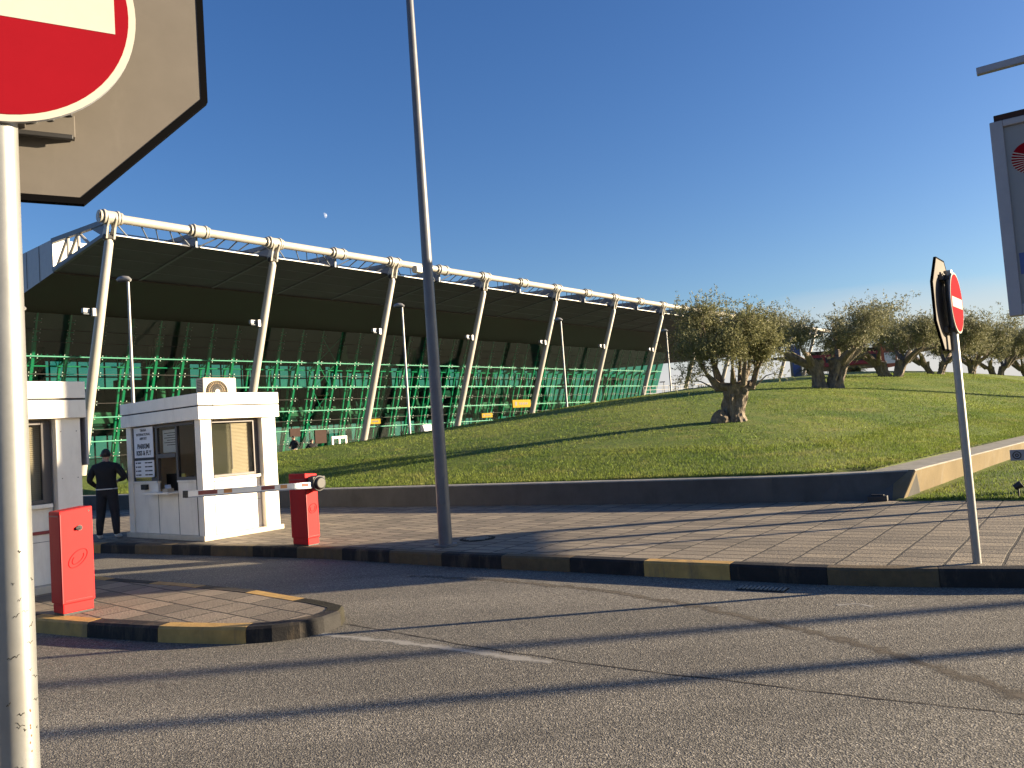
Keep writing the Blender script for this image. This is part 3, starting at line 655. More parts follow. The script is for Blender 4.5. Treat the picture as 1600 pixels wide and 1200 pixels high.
# radial arms under the roof tube
mb = MB()
mb.beam((0, .3, 14.6), (0, 7.55, 14.98), .22, .28, M['truss']); mb.beam((0, .45, 13.95), (0, 7.55, 13.25), .18, .2, M['truss'])
mb.prism([(.25, 14.85), (2.6, 14.75), (.9, 13.9), (.35, 13.85)], -.06, .06, M['truss'], Matrix(((0, 0, 1, 0), (1, 0, 0, 0), (0, 1, 0, 0), (0, 0, 0, 1))))
for a, b in (((2.6, 13.8), (4.0, 14.75)), ((4.0, 13.6), (4.0, 14.75)), ((4.0, 14.75), (5.4, 13.5)), ((5.4, 13.5), (5.4, 14.8)), ((5.4, 14.8), (7.0, 13.35))):
    mb.tube([(0, a[0], a[1]), (0, b[0], b[1])], 0.09, M['steel_cream'], 8)
arm = mb.build('roof_arm', T)
for k in range(1, int(KE*2)+1):
    c = arm.copy(); C.objects.link(c); c.location = (k*SP/2, 0, 0)
# struts between tube and soffit edge
mb = MB()
for k in range(int(KE*2)):
    x0 = k*SP/2; q = SP/2
    s_ = 1 if k % 2 == 0 else -1
    for a, b in ((0.06, .24), (.34, .46), (.50, .58), (.66, .76), (.76, .95)):
        if s_ < 0: a, b = 1-a, 1-b
        mb.beam((x0+a*q, .1, TZ-.2), (x0+b*q, .62, 13.95), .05, .07, M['truss'])
    mb.beam((x0+.3, 1.6, 14.35), (x0+q-.3, 1.6, 14.35), .05, .05, M['truss'])
mb.build('roof_strut', T)
mb = MB()
for k in range(int(KE*2)):
    x0 = k*SP/2; q = SP/2
    mb.beam((x0+.35, .53, 13.93), (x0+q-.85, .53, 13.93), .05, .05, M['fascia'])  # white strips paint the sunlit edges of the soffit panels
mb.build('eaves_edge', T)
# outer soffit (perforated sheets) and main roof
mb = MB(); xe = SP*KE
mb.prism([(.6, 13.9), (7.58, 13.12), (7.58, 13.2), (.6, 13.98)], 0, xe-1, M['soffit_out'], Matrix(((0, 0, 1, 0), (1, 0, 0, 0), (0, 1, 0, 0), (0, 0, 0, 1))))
for k in range(0, int(KE*2)):
    mb.beam((k*SP/2+.02, .7, 13.87), (k*SP/2+.02, 7.5, 13.11), .18, .06, M['truss'])
for f in (.25, .5, .75): mb.beam((0.1, .6+7*f, 13.9-.78*f), (xe-1, .6+7*f, 13.9-.78*f), .05, .03, M['truss'])
mb.build('outer_soffit', T)
BW = 40.0
xs = xe
mb = MB()
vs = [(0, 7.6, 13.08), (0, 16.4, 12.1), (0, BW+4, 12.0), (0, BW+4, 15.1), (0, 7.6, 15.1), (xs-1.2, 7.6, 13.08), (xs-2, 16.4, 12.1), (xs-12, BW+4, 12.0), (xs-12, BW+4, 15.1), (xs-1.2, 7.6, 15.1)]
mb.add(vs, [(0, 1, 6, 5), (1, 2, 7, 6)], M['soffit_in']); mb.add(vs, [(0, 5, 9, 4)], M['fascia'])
mb.add(vs, [(4, 9, 8, 3), (2, 3, 8, 7)], M['box_grey']); mb.add(vs, [(0, 4, 3, 2, 1), (5, 6, 7, 8, 9)], M['box_grey'])
for y in (9.6, 11.6, 13.6, 15.6, 17.6): mb.box((-.02, y, 13.9), (.02, .03, 2.3), M['truss'])
mb.beam((0, 7.58, 13.06), (xs-1.2, 7.58, 13.06), .12, .1, M['soffit_in'])
mb.build('roof', T)
# inclined glass front
LEAN = 0.39; GT = 12.15; gy = lambda z: 16.4 + LEAN*(GT-z); XG0, XG1 = 0.25, SP*9.0
mb = MB(); mb.add([(XG0, gy(GT), GT), (XG1, gy(GT), GT), (XG1, gy(0), 0), (XG0, gy(0), 0)], [(0, 1, 2, 3)], M['glass_green'])
mb.add([(XG1, gy(GT), GT), (XG1, BW, GT), (XG1, BW, 0), (XG1, gy(0), 0)], [(0, 1, 2, 3)], M['glass_green']); mb.build('glass_front', T)
# mullions: outer fin full height, inner post below the double rail, paired fixing bolts
mb = MB()
for zt, zb in ((GT, 0.0),):
    mb.beam((0, gy(10.6)+.22, 10.6), (0, gy(zb)+.22, zb), .2, .26, M['mullion'], up=(0, 1, LEAN)); mb.beam((0, gy(GT)+.2, GT), (0, gy(10.6)+.2, 10.6), .1, .12, M['mullion'])
mb.beam((-.05, gy(8.7)+1.15, 8.7), (-.05, gy(0)+.45, 0), .14, .2, M['mullion'])
mb.beam((-.05, gy(8.64)+1.2, 8.64), (0, gy(9.2)+.2, 9.2), .1, .1, M['mullion'])
for dx in (-.9, .9, -.45, .5):
    mb.beam((dx, gy(9.5)+.1, 9.35), (dx*.25, gy(8.64)+1.1, 8.66), .05, .05, M['transom'])
for z in (11.6, 10.9, 10.3, 9.2, 8.0, 7.0, 5.9, 4.85, 3.9, 3.0, 2.0):
    for sx in (-1, 1):
        for dz in (-.12, .12):
            mb.box((sx*.22, gy(z+dz)-.03, z+dz), (.06, .05, .06), M['bolt'])
        mb.beam((sx*.22, gy(z)+.02, z), (0, gy(z)+.15, z), .05, .05, M['mullion'])
ml = mb.build('mullion', T); MSP = 0.2155*SP; x = 0.88*SP - 3*MSP; first = True
while x < XG1-.2:
    if first: ml.location = (x, 0, 0); first = False
    else: c = ml.copy(); C.objects.link(c); c.location = (x, 0, 0)
    x += MSP
for z, r, dy, mt in ((9.2, .05, .0, 'transom'), (8.64, .06, 1.0, 'transom'), (7.0, .06, .0, 'transom'), (4.85, .05, .0, 'transom'), (3.05, .05, .1, 'transom')):
    mb = MB(); mb.tube([(XG0, gy(z)-.08+dy, z), (XG1, gy(z)-.08+dy, z)], r, M[mt], 8); mb.build('transom', T)
mb = MB()
for z in (11.0, 10.2, 8.0, 5.9, 3.95, 1.9): mb.beam((XG0, gy(z)-.02, z), (XG1, gy(z)-.02, z), .02, .03, M['inside_dark'])
mb.build('pane_joint', T)
# cross bracing in two bays
for kx in (.88*SP+8*MSP, .88*SP+17*MSP):
    mb = MB()
    for z0, z1 in ((1.2, 4.0), (4.0, 6.8), (6.8, 9.3), (9.3, 11.6)):
        for a, b in ((z0, z1), (z1, z0)): mb.beam((kx, gy(a)+.3, a), (kx+MSP, gy(b)+.3, b), .06, .06, M['transom'])
    mb.build('cross_brace', T)
# interior: floor, gallery, rear wall with openings on the sky beyond
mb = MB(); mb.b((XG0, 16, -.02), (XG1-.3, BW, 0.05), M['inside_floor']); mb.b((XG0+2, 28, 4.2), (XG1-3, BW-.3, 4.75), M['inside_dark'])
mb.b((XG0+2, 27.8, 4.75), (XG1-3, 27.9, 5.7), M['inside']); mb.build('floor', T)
rr = random.Random(5); mb = MB(); pw = 2.6; x = XG0; i = 0
while x < XG1-.4:
    x1 = min(x+pw, XG1-.4); up = (x > 2.3*SP and rr.random() < .78) or (x > 0.9*SP and rr.random() < .3); lo = rr.random() < .88
    if x > 6*SP: up = rr.random() < .8
    segs = []
    z = 0.05
    if not lo: segs.append((0.05, 4.0))
    segs.append((4.0, 8.9))
    if not up: segs.append((8.9, 11.5))
    segs.append((11.5, 12.0))
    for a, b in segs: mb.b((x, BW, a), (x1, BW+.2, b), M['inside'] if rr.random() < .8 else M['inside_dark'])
    for xx in (x+.06, (x+x1)/2): mb.b((xx-.06, BW-.15, 0.05), (xx+.06, BW-.01, 12.0), M['inside_dark'])
    x = x1
mb.b((XG0, BW-.16, 9.9), (XG1-.4, BW-.02, 10.05), M['inside_dark']); mb.b((XG0, BW-.16, 1.7), (XG1-.4, BW-.02, 1.8), M['inside_dark'])
mb.build('rear_wall', T)
mb = MB(); mb.add([(XG0, BW+.1, 12), (XG1, BW+.1, 12), (XG1, BW+.1, 0), (XG0, BW+.1, 0)], [(0, 1, 2, 3)], M['glass_green']); mb.build('rear_glass', T)
ic = None
for k in range(9):
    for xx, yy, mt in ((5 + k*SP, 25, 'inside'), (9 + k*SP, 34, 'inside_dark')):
        mb = MB(); mb.tube([(xx, yy, 0), (xx, yy, 12.0)], .35, M[mt], 14); mb.build('inner_column', T, smooth=True)
mb = MB()
for k in range(26):
    xx = rr.uniform(2, XG1-4); yy = rr.uniform(21, 33); zz_ = rr.choice((2.2, 3.4, 5.5, 6.6, 8.2, 10.2)); mb.box((xx, yy, zz_), (rr.uniform(1, 4.5), rr.uniform(.4, 2), rr.uniform(.5, 1.6)), M['inside_dark'] if rr.random() < .7 else M['inside'])
mb.build('hall_fitting', T)
# end wall on the left
mb = MB(); mb.b((0.0, 17.5, 0), (0.2, BW, 12.0), M['box_grey']); mb.build('end_wall', T)
# entrance doors and hanging signs seen over the lawn
def doorset(xx, w, h, mat):
    mb = MB(); y = gy(1.5)-.9
    for a in (0, .5, 1): mb.b((xx+a*w-.09, y-.1, 0), (xx+a*w+.09, y+.1, h), M[mat])
    mb.b((xx-.09, y-.11, h-.12), (xx+w+.09, y+.11, h+.12), M[mat]); mb.b((xx, y-.02, .1), (xx+w, y+.02, h-.1), M['glass_green']); mb.build('entrance_door', T)
def local_of(px, py, w):          # facade-local x and z of a pixel at inward depth w
    o = Vector((0, 0, H)) - Vector((-21.1, 42.7, 0)); d = ray(px, py); R = Matrix.Rotation(-AN, 3, 'Z'); o = R @ o; d = R @ d
    t = (w-o.y)/d.y; p = o + d*t; return p.x, p.z
a = local_of(531, 690, 18.5); b = local_of(548, 682, 18.5); doorset(a[0], b[0]-a[0]+.3, b[1], 'fascia')
def board(px0, py0, px1, py1, w, mat, name, texts=None):
    x0, z1 = local_of(px0, py0, w); x1, z0 = local_of(px1, py1, w)
    mb = MB(); mb.b((x0, w-.08, z0), (x1, w+.08, z1), M[mat]); o = mb.build(name, T, bevel=0.01)
    mb = MB()
    for k in range(5):
        f = .35+.1*k; mb.b((x0+(x1-x0)*f, w-.1, z0+(z1-z0)*.35), (x0+(x1-x0)*(f+.06), w-.085, z0+(z1-z0)*.65), M['ink'])
    mb.b((x0+(x1-x0)*.12, w-.1, z0+(z1-z0)*.25), (x0+(x1-x0)*.22, w-.085, z0+(z1-z0)*.75), M['ink'])
    if mat == 'yellow': mb.build('pictogram', o)
    return o
board(574, 655, 594, 662, 15.5, 'yellow', 'hanging_sign'); board(752, 646, 769, 652, 15.5, 'yellow', 'hanging_sign'); board(800, 625, 829, 636, 15.5, 'yellow', 'hanging_sign')
board(452, 670, 469, 682, 17, 'brown_dark', 'notice_board'); board(491, 672, 510, 692, 17, 'brown_dark', 'notice_board'); board(656, 664, 674, 676, 17, 'box_grey', 'notice_board')

# ------------------------------------------------------------------ street lamps in front of the terminal
LAMPS = [(36, 482, 33.6, 'small lamp post far left beside the no-entry pole'), (200, 437, 29.4, 'tall thin lamp post rising behind the white booth with the rooftop fan unit'), (628, 478, 39.6, 'thin lamp post just left of the tall dark pole'),
         (876, 500, 49, 'thin lamp post in front of the middle of the glass facade'), (1041, 517, 59.3, 'thin lamp post past the right end of the glass facade')]
lamp0 = None
for px, py, Y, lb in LAMPS:
    p = atY(px, py, Y); zb = max(0, hh(p.x, p.y))-.1
    if lamp0 is None:
        lamp0 = empty('street_lamp', (0, 0, 0), 0, lb, 'street lamp', 'thin lamp posts in front of the terminal')
        mb = MB(); mb.tube([(0, 0, -8.3), (0, 0, -4), (0, 0, -.02)], [.075, .06, .045], M['lamp_pole'], 12); mb.build('pole', lamp0, smooth=True)
        mb = MB(); mb.tube([(.1, 0, -.03), (.0, 0, .03), (-.18, 0, .05), (-.32, 0, .03), (-.42, 0, 0)], [.06, .1, .11, .1, .04], M['lamp_pole'], 14); mb.box((-.2, 0, -.06), (.32, .15, .04), M['dark']); mb.build('lamp_head', lamp0, smooth=True)
        o = lamp0
    else: o = copy_tree(lamp0); o['label'] = lb
    o.location = (p.x, p.y, p.z)

# ------------------------------------------------------------------ tall dark lamp post by the kerb
b0 = Vector((-1.11, 11.6, Z)); o = empty('lamp_post', b0, 0, 'tall tapered dark grey lamp post standing on the pavement near the kerb', 'lamp post')
mb = MB(); mb.tube([(0, 0, 0), (0, 0, 1.2), (-.02, 0, 10.5)], [.1, .092, .042], M['grey_pole'], 24); mb.build('pole', o, smooth=True)
mb = MB(); mb.tube([(0, 0, 0.002), (0, 0, .03)], .17, M['grey_pole'], 20); mb.build('base_plate', o); mb = MB(); mb.box((0, -.094, .8), (.09, .012, .38), M['grey_pole']); mb.build('hatch', o, bevel=.004)
mb = MB(); mb.tube([(-.02, 0, 10.45), (-.02, .5, 10.7), (-.02, 1.4, 10.85)], [.04, .035, .03], M['grey_pole'], 12); mb.box((-.02, 1.7, 10.85), (.3, .75, .12), M['box_grey']); mb.build('lamp_head', o, bevel=.02)
# pale floodlight that hangs on the terminal's roof tube
x_, z_ = local_of(656, 422, -.6)
mb = MB(); mb.box((x_-.15, -.6, z_), (.75, .5, .5), M['steel_cream']); mb.tube([(x_-.6, -.6, z_), (x_-.35, -.6, z_)], .3, M['steel_cream'], 16); mb.beam((x_, -.6, z_+.1), (x_, 0, TZ), .12, .12, M['steel_cream']); mb.build('roof_camera', T, bevel=.08)

# ------------------------------------------------------------------ ticket booths
def uvw(o): return o
D2 = Vector((0.62, 0.785, 0)).normalized(); BA = math.atan2(D2.y, D2.x)     # lit face runs along D2
def blinds(mb, x, y0, y1, z0, z1, mat, pitch=.042):
    z = z0
    while z < z1: mb.box((x, (y0+y1)/2, z), (.012, abs(y1-y0), pitch*.8), mat); z += pitch
M['blind'] = plain('blind_slat', (0.52, 0.44, 0.33), 0.6, var=0.08)
M['blind_dark'] = plain('blind_slat_grey', (0.36, 0.36, 0.33), 0.6, var=0.08)
def booth(name, loc, label, sign=True, mirror=False, length=2.8, gap_right=True):
    """local: origin at the near corner on the ground; x along the lit face (0..1.61), y along the shaded face (0..length)"""
    r = empty(name, loc, BA, label, 'booth', 'white ticket booths')
    Wd, Hh = 1.61, 2.64; x0 = .24; x1 = 1.29; rec = .14
    mb = MB()
    mb.b((-.03, -.03, 0), (Wd+.03, length+.03, .09), M['plinth']); mb.build('plinth', r, bevel=.008)
    mb = MB()
    mb.b((.02, .02, .09), (x0, .22, 2.17), M['white']); mb.b((x1, .02, .09), (Wd-.02, .24, 2.17), M['white'])          # corner posts of lit face
    mb.b((x0, rec, .09), (x1-.02, rec+.05, 1.04), M['white'])                                                      # panel under the window, set back
    mb.b((.02, length-.2, .09), (.2, length-.02, 2.17), M['white'])                                               # far post of shaded face
    mb.b((Wd-.07, .24, .09), (Wd-.02, length-.02, 2.17), M['white']); mb.b((.2, length-.07, .09), (Wd-.07, length-.02, 2.17), M['white'])
    for a, b in ((.225, .93), (.94, 1.66), (1.67, length-.205)):
        zt = 1.05 if not (abs(a-.94) < .01 and sign) else .87
        mb.b((.05, a, .09), (.1, b, zt), M['white'])
    mb.b((.045, .93, .09), (.06, .94, .86), M['dark']); mb.b((.045, 1.66, .09), (.06, 1.67, .86), M['dark'])
    mb.b((.012, .226, .09), (.03, .232, 2.17), M['dark'])
    mb.b((x0+.01, rec-.004, .62), (x1-.03, rec+.002, .626), M['frame'])
    for zq in (.2, .8, 1.4, 2.0):
        for xq in (.05, .2, x1+.06, Wd-.07): mb.b((xq-.006, .016, zq-.006), (xq+.006, .022, zq+.006), M['frame'])
    mb.b((x0-.006, .012, .09), (x0+.002, .03, 2.17), M['dark'])
    mb.build('wall', r, bevel=.006)
    mb = MB()                                                                                                     # parapet: two bands with a seam
    mb.b((-.05, -.05, 2.17), (Wd+.03, length+.05, 2.40), M['white']); mb.b((-.03, -.03, 2.40), (Wd+.01, length+.03, 2.425), M['dark']); mb.b((-.05, -.05, 2.425), (Wd+.03, length+.05, Hh), M['white'])
    mb.b((x0-.004, -.056, 2.172), (x0+.004, -.048, Hh-.002), M['dark'])
    mb.build('parapet', r, bevel=.008)
    # lit window with venetian blind
    wz0, wz1 = 1.1, 2.15; mb = MB(); f = .05
    mb.b((x0, rec, wz0), (x0+f, rec+.06, wz1), M['frame']); mb.b((x1-.03-f*2, rec, wz0), (x1-.02, rec+.06, wz1), M['frame']); mb.b((x0+f, rec, wz1-f), (x1-.03-f*2, rec+.06, wz1), M['frame']); mb.b((x0+f, rec, wz0), (x1-.03-f*2, rec+.06, wz0+f), M['frame'])
    wf = mb.build('window', r, bevel=.004)
    mb = MB(); mb.b((x0-.0, rec-.07, 1.045), (x1-.04, rec+.05, 1.095), M['white']); mb.build('sill', wf, bevel=.006)
    mb = MB(); mb.b((x0+f, rec+.02, wz0+f), (x1-.03-f*2, rec+.03, wz1-f), M['glass_clear']); mb.b((x0+f+.002, rec+.032, wz0+f), (x0+.46, rec+.04, wz1-f), M['glass_dark']); mb.build('pane', wf)
    mb = MB(); z = wz0+f; ya, yb = x0+.04, x1-.08; vs = []
    while z < wz1-.02:
        vs += [(ya, rec+.075, z), (yb, rec+.075, z), (ya, rec+.097, z+.024), (yb, rec+.097, z+.024)]; z += .026
    mb.add(vs, [f_ for i in range(len(vs)//4) for f_ in ((4*i, 4*i+1, 4*i+3, 4*i+2),)], M['blind'])
    mb.box(((x0+x1)/2-.02, rec+.075, 1.65), (.012, .01, .85), M['frame']); mb.build('blind', wf)
    # shaded side windows
    mb = MB(); fz0, fz1 = 1.09, 2.15
    bars = (.225, .93, 1.0, 1.6, 1.66, length-.26)
    for a, b in ((.225, .275), (.9, .965), (1.63, 1.70), (length-.26, length-.205)): mb.b((.05, a, fz0), (.11, b, fz1), M['frame'])
    mb.b((.05, .275, fz1-.05), (.11, length-.26, fz1), M['frame']); mb.b((.05, .275, fz0), (.11, .9, fz0+.06), M['frame']); mb.b((.05, 1.70, fz0), (.11, length-.26, fz0+.06), M['frame'])
    mb.b((.04, .965, 1.52), (.10, 1.63, 1.60), M['frame'])
    mb.b((.03, .24, 1.055), (.12, .93, 1.09), M['white']); mb.b((.03, 1.67, 1.055), (.12, length-.21, 1.09), M['white'])
    sw = mb.build('window', r, bevel=.004)
    mb = MB(); mb.b((.075, .275, fz0), (.08, .9, fz1), M['glass_clear']); mb.b((.07, .965, 1.6), (.075, 1.63, fz1), M['glass_clear']); mb.b((.075, 1.70, fz0), (.08, length-.26, fz1), M['glass_clear']); mb.build('pane', sw)
    if sign:
        mb = MB(); mb.b((-.16, .92, .85), (.2, 1.9, .885), M['white']); mb.b((-.02, 2.02, .93), (.05, 2.2, 1.03), M['dark']); mb.build('counter', r, bevel=.004)
        mb = MB(); mb.b((-.12, 1.0, .887), (0.0, 1.18, .95), M['cream']); mb.beam((-.05, 1.1, .95), (.1, 1.4, 1.0), .1, .02, M['paper']); mb.build('card_tray', r)
    # inside
    mb = MB(); mb.b((.15, .3, .1), (Wd-.1, length-.1, .12), M['inside_floor']); mb.b((.2, .3, .82), (.75, length-.25, .86), M['tan']); mb.b((Wd-.1, .4, .6), (Wd-.075, length-.3, 2.1), M['tan'])
    mb.b((.3, 1.15, .86), (.5, 1.4, 1.14), M['black']); mb.b((.35, 1.5, .86), (.4, 1.9, 1.2), M['black'])
    mb.b((.3, 1.12, 1.0), (.32, 1.36, 1.2), M['paper_y'])
    mb.b((.13, 1.02, 1.62), (.135, 1.56, 2.05), M['paper'])
    for k in range(6): mb.b((.125, 1.08, 1.98-k*.045), (.129, 1.5-.1*(k % 2), 1.993-k*.045), M['ink'])
    for k in range(16): mb.b((.115, .95, 1.2+k*.045), (.118, .975, 1.225+k*.045), M['paper'])
    mb.build('interior', r)
    if sign:
        mb = MB(); y0, y1 = 1.76, 2.5
        mb.b((.035, y0, 1.55), (.045, y1, 2.14), M['paper']); mb.b((.034, y0, 1.5), (.046, y1, 1.545), M['ink']); mb.b((.035, y0, 1.17), (.045, y1, 1.495), M['paper'])
        sg = mb.build('price_board', r)
        rot = (PI/2, 0, -PI/2); yc = (y0+y1)/2
        for body, z, sz, bo in (('TIRANA', 2.06, .07, .001), ('INTERNATIONAL', 1.98, .07, .001), ('AIRPORT', 1.9, .07, .001), ('PARKIMI', 1.73, .13, .004), ('KISS & FLY', 1.6, .125, .004)):
            text(body, sz, M['ink'], 'lettering', sg, (.033, yc, z), rot, bold=bo)
        mb = MB()
        for k in range(4):
            z = 1.45-k*.078
            for a, b in ((.04, .09), (.12, .24), (.4, .5), (.52, .68)): mb.b((.031, y1-a, z-.012), (.0345, y1-b, z+.012), M['ink'])
        mb.build('price_row', sg)
        mb = MB(); mb.b((.05, 1.9, 1.1), (.055, 2.5, 1.165), M['paper_y']); mb.build('yellow_strip', r)
    return r
bc = gp(321, 846, Z)
bo1 = booth('ticket_booth', (bc.x, bc.y, Z), 'white ticket booth with a PARKIMI KISS & FLY notice and a fan unit on its roof', True)
fc = atY(126, 595, 10.44); n2 = D2*1.61
bo2 = booth('ticket_booth', (fc.x-n2.x, fc.y-n2.y, ZI), 'nearer white ticket booth, partly hidden by the no-entry pole and the red barrier post', False)
mb = MB(); mb.b((1.645, .0, 1.55), (1.68, .5, 2.28), M['box_grey']); mb.b((1.66, .1, 1.9), (1.69, .16, 2.0), M['ink']); mb.build('side_box', bo2, bevel=.006)
mb = MB(); mb.b((.3, .12, .72), (1.25, .138, .76), M['maroon']); mb.build('red_strip', bo2)
# air-conditioning unit on the roof
acl = bo1.matrix_basis.copy(); R = Matrix.Rotation(BA, 4, 'Z'); base = Vector(bo1.location)
Ri = Matrix.Rotation(-BA, 3, 'Z'); o_ = Ri @ (Vector((0, 0, H)) - base); d_ = Ri @ ray(317, 590); t_ = (.62-o_.y)/d_.y; q_ = o_ + d_*t_
d2_ = Ri @ ray(368, 590); q2_ = o_ + d2_*((.62-o_.y)/d2_.y); sc_ = (q2_.x-q_.x)/.82
p = base + (R @ Vector((q_.x, .62, q_.z-.62*sc_))); ac = empty('air_conditioner', p, BA, 'beige air-conditioning fan unit sitting on the roof of the farther booth', 'air conditioner'); ac.scale = (sc_,)*3
mb = MB(); mb.b((.0, 0, .05), (.82, .3, .62), M['cream'])
for k in range(14): mb.b((-.008, .04, .1+k*.035), (0.0, .26, .115+k*.035), M['dark'])
mb.b((.1, .05, 0), (.16, .25, .05), M['dark']); mb.b((.66, .05, 0), (.72, .25, .05), M['dark']); mb.build('casing', ac, bevel=.01)
fxm = Matrix.Translation((.33, -.012, .3)) @ Matrix.Rotation(PI/2, 4, 'X')
mb = MB(); cir = [(math.cos(2*PI*k/40), math.sin(2*PI*k/40)) for k in range(40)]
mb.prism([(x*.255, y*.255) for x, y in cir], -.006, .003, M['tan'], fxm)
for rr_ in (.07, .12, .17, .22, .25): mb.tube([fxm @ Vector((x*rr_, y*rr_, .012)) for x, y in cir] + [fxm @ Vector((rr_, 0, .012))], .006, M['dark'], 6)
for k in range(30):
    x, y = math.cos(2*PI*k/30), math.sin(2*PI*k/30); mb.beam(fxm @ Vector((x*.06, y*.06, .012)), fxm @ Vector((x*.25, y*.25, .012)), .014, .005, M['dark'], up=(0, 1, 0))
mb.prism([(x*.06, y*.06) for x, y in cir], .0, .02, M['cream'], fxm); mb.build('fan_grille', ac)

# ------------------------------------------------------------------ red barrier posts with a boom
def barrier(name, loc, w, d, rz, label, h=1.12, top_slope=.03):
    r = empty(name, loc, rz, label, 'barrier', 'red barrier posts')
    mb = MB(); mb.b((.02, .02, 0), (w-.02, d-.02, .06), M['black']); mb.build('base', r)
    mb = MB(); mb.b((.012, .012, .02), (w-.012, d-.012, .12), M['red'])
    vs = [(0, 0, .12), (w, 0, .12), (w, d, .12), (0, d, .12), (0, 0, h-top_slope), (w, 0, h), (w, d, h), (0, d, h-top_slope)]
    mb.add(vs, [(3, 2, 1, 0), (4, 5, 6, 7), (0, 1, 5, 4), (1, 2, 6, 5), (2, 3, 7, 6), (3, 0, 4, 7)], M['red'])
    mb.build('cabinet', r, bevel=.012)
    mb = MB(); mb.b((.006, -.005, .13), (.014, 0.0, h-.06), M['maroon']); mb.b((-.004, .02, h-.085), (0.0, d-.02, h-.07), M['maroon']); mb.b((w*.1, -.006, .15), (w*.9, -.001, .155), M['maroon']); mb.build('door_seam', r)
    # embossed oval emblem on the lit face
    mb = MB(); cx, cz = w*.52, h*.52; ex, ez = w*.30, .105
    P = []
    for k in range(41):
        a = 2*PI*k/40; x, z = ex*1.15*math.cos(a), ez*.62*math.sin(a); ca, sa = math.cos(.75), math.sin(.75); P.append((cx+x*ca-z*sa, -.001, cz+(x*sa+z*ca)))
    mb.tube(P, .006, M['red'], 6)
    P = []
    for k in range(25):
        a = PI*.6+1.35*PI*k/24; x, z = ex*.72*math.cos(a), ez*.36*math.sin(a); P.append((cx+x*ca-z*sa, -.001, cz+(x*sa+z*ca)))
    mb.tube(P, .006, M['red'], 6); mb.build('emblem', r, smooth=True)
    return r
pb = gp(98, 964, ZI)
bl = barrier('barrier_post', (pb.x, pb.y, ZI), .34, .27, BA, 'bright red barrier post standing on the near traffic island')
mb = MB(); mb.tube([(.20, -.012, .9), (.20, .02, .9)], .03, M['black'], 14); mb.tube([(.16, -.006, .893), (.2, -.006, .9)], .02, M['black'], 8); mb.tube([(.205, -.016, .9), (.205, .0, .9)], .018, M['dark'], 12); mb.tube([(.3, -.004, 1.07), (.3, .0, 1.07)], .01, M['black'], 8); mb.build('socket', bl)
pb = gp(482, 854, Z)
br = barrier('barrier_post', (pb.x, pb.y, Z), .235, .42, BA, 'red barrier post beside the far booth, carrying the striped boom', top_slope=-.02)
bo = empty('boom_pivot', (.12, -.1, .965), 0); bpy.data.objects.remove(bo)
mb = MB(); mb.tube([(.15, -.17, .97), (.15, .0, .97)], .125, M['black'], 24); mb.tube([(.15, -.215, .97), (.15, -.17, .97)], [.08, .11], M['black'], 20); mb.box((.15, -.1, 1.0), (.24, .12, .16), M['black']); mb.build('pivot_housing', br, bevel=.01)
mb = MB(); by = -.1; 
mb.b((-2.12, by-.03, .915), (.06, by+.03, 1.0), M['alu']); mb.b((-2.14, by-.035, .91), (-2.1, by+.035, 1.005), M['black'])
mb.b((-2.1, by-.036, .905), (.05, by+.036, .922), M['box_grey'])
for a, b, m in ((-1.95, -1.66, 'rr'), (-1.56, -1.43, 'orange'), (-.95, -.72, 'rr'), (-.62, -.5, 'orange'), (-.24, -.1, 'rr'), (-.03, .05, 'orange')):
    mb.b((a, by-.033, .935), (b, by-.0295, .99), M['film_red'] if m == 'rr' else M['orange'])
bm_o = mb.build('boom', br, bevel=.004, loc=(.037, 0, -.002)); bm_o.rotation_euler = (0, .036, 0)

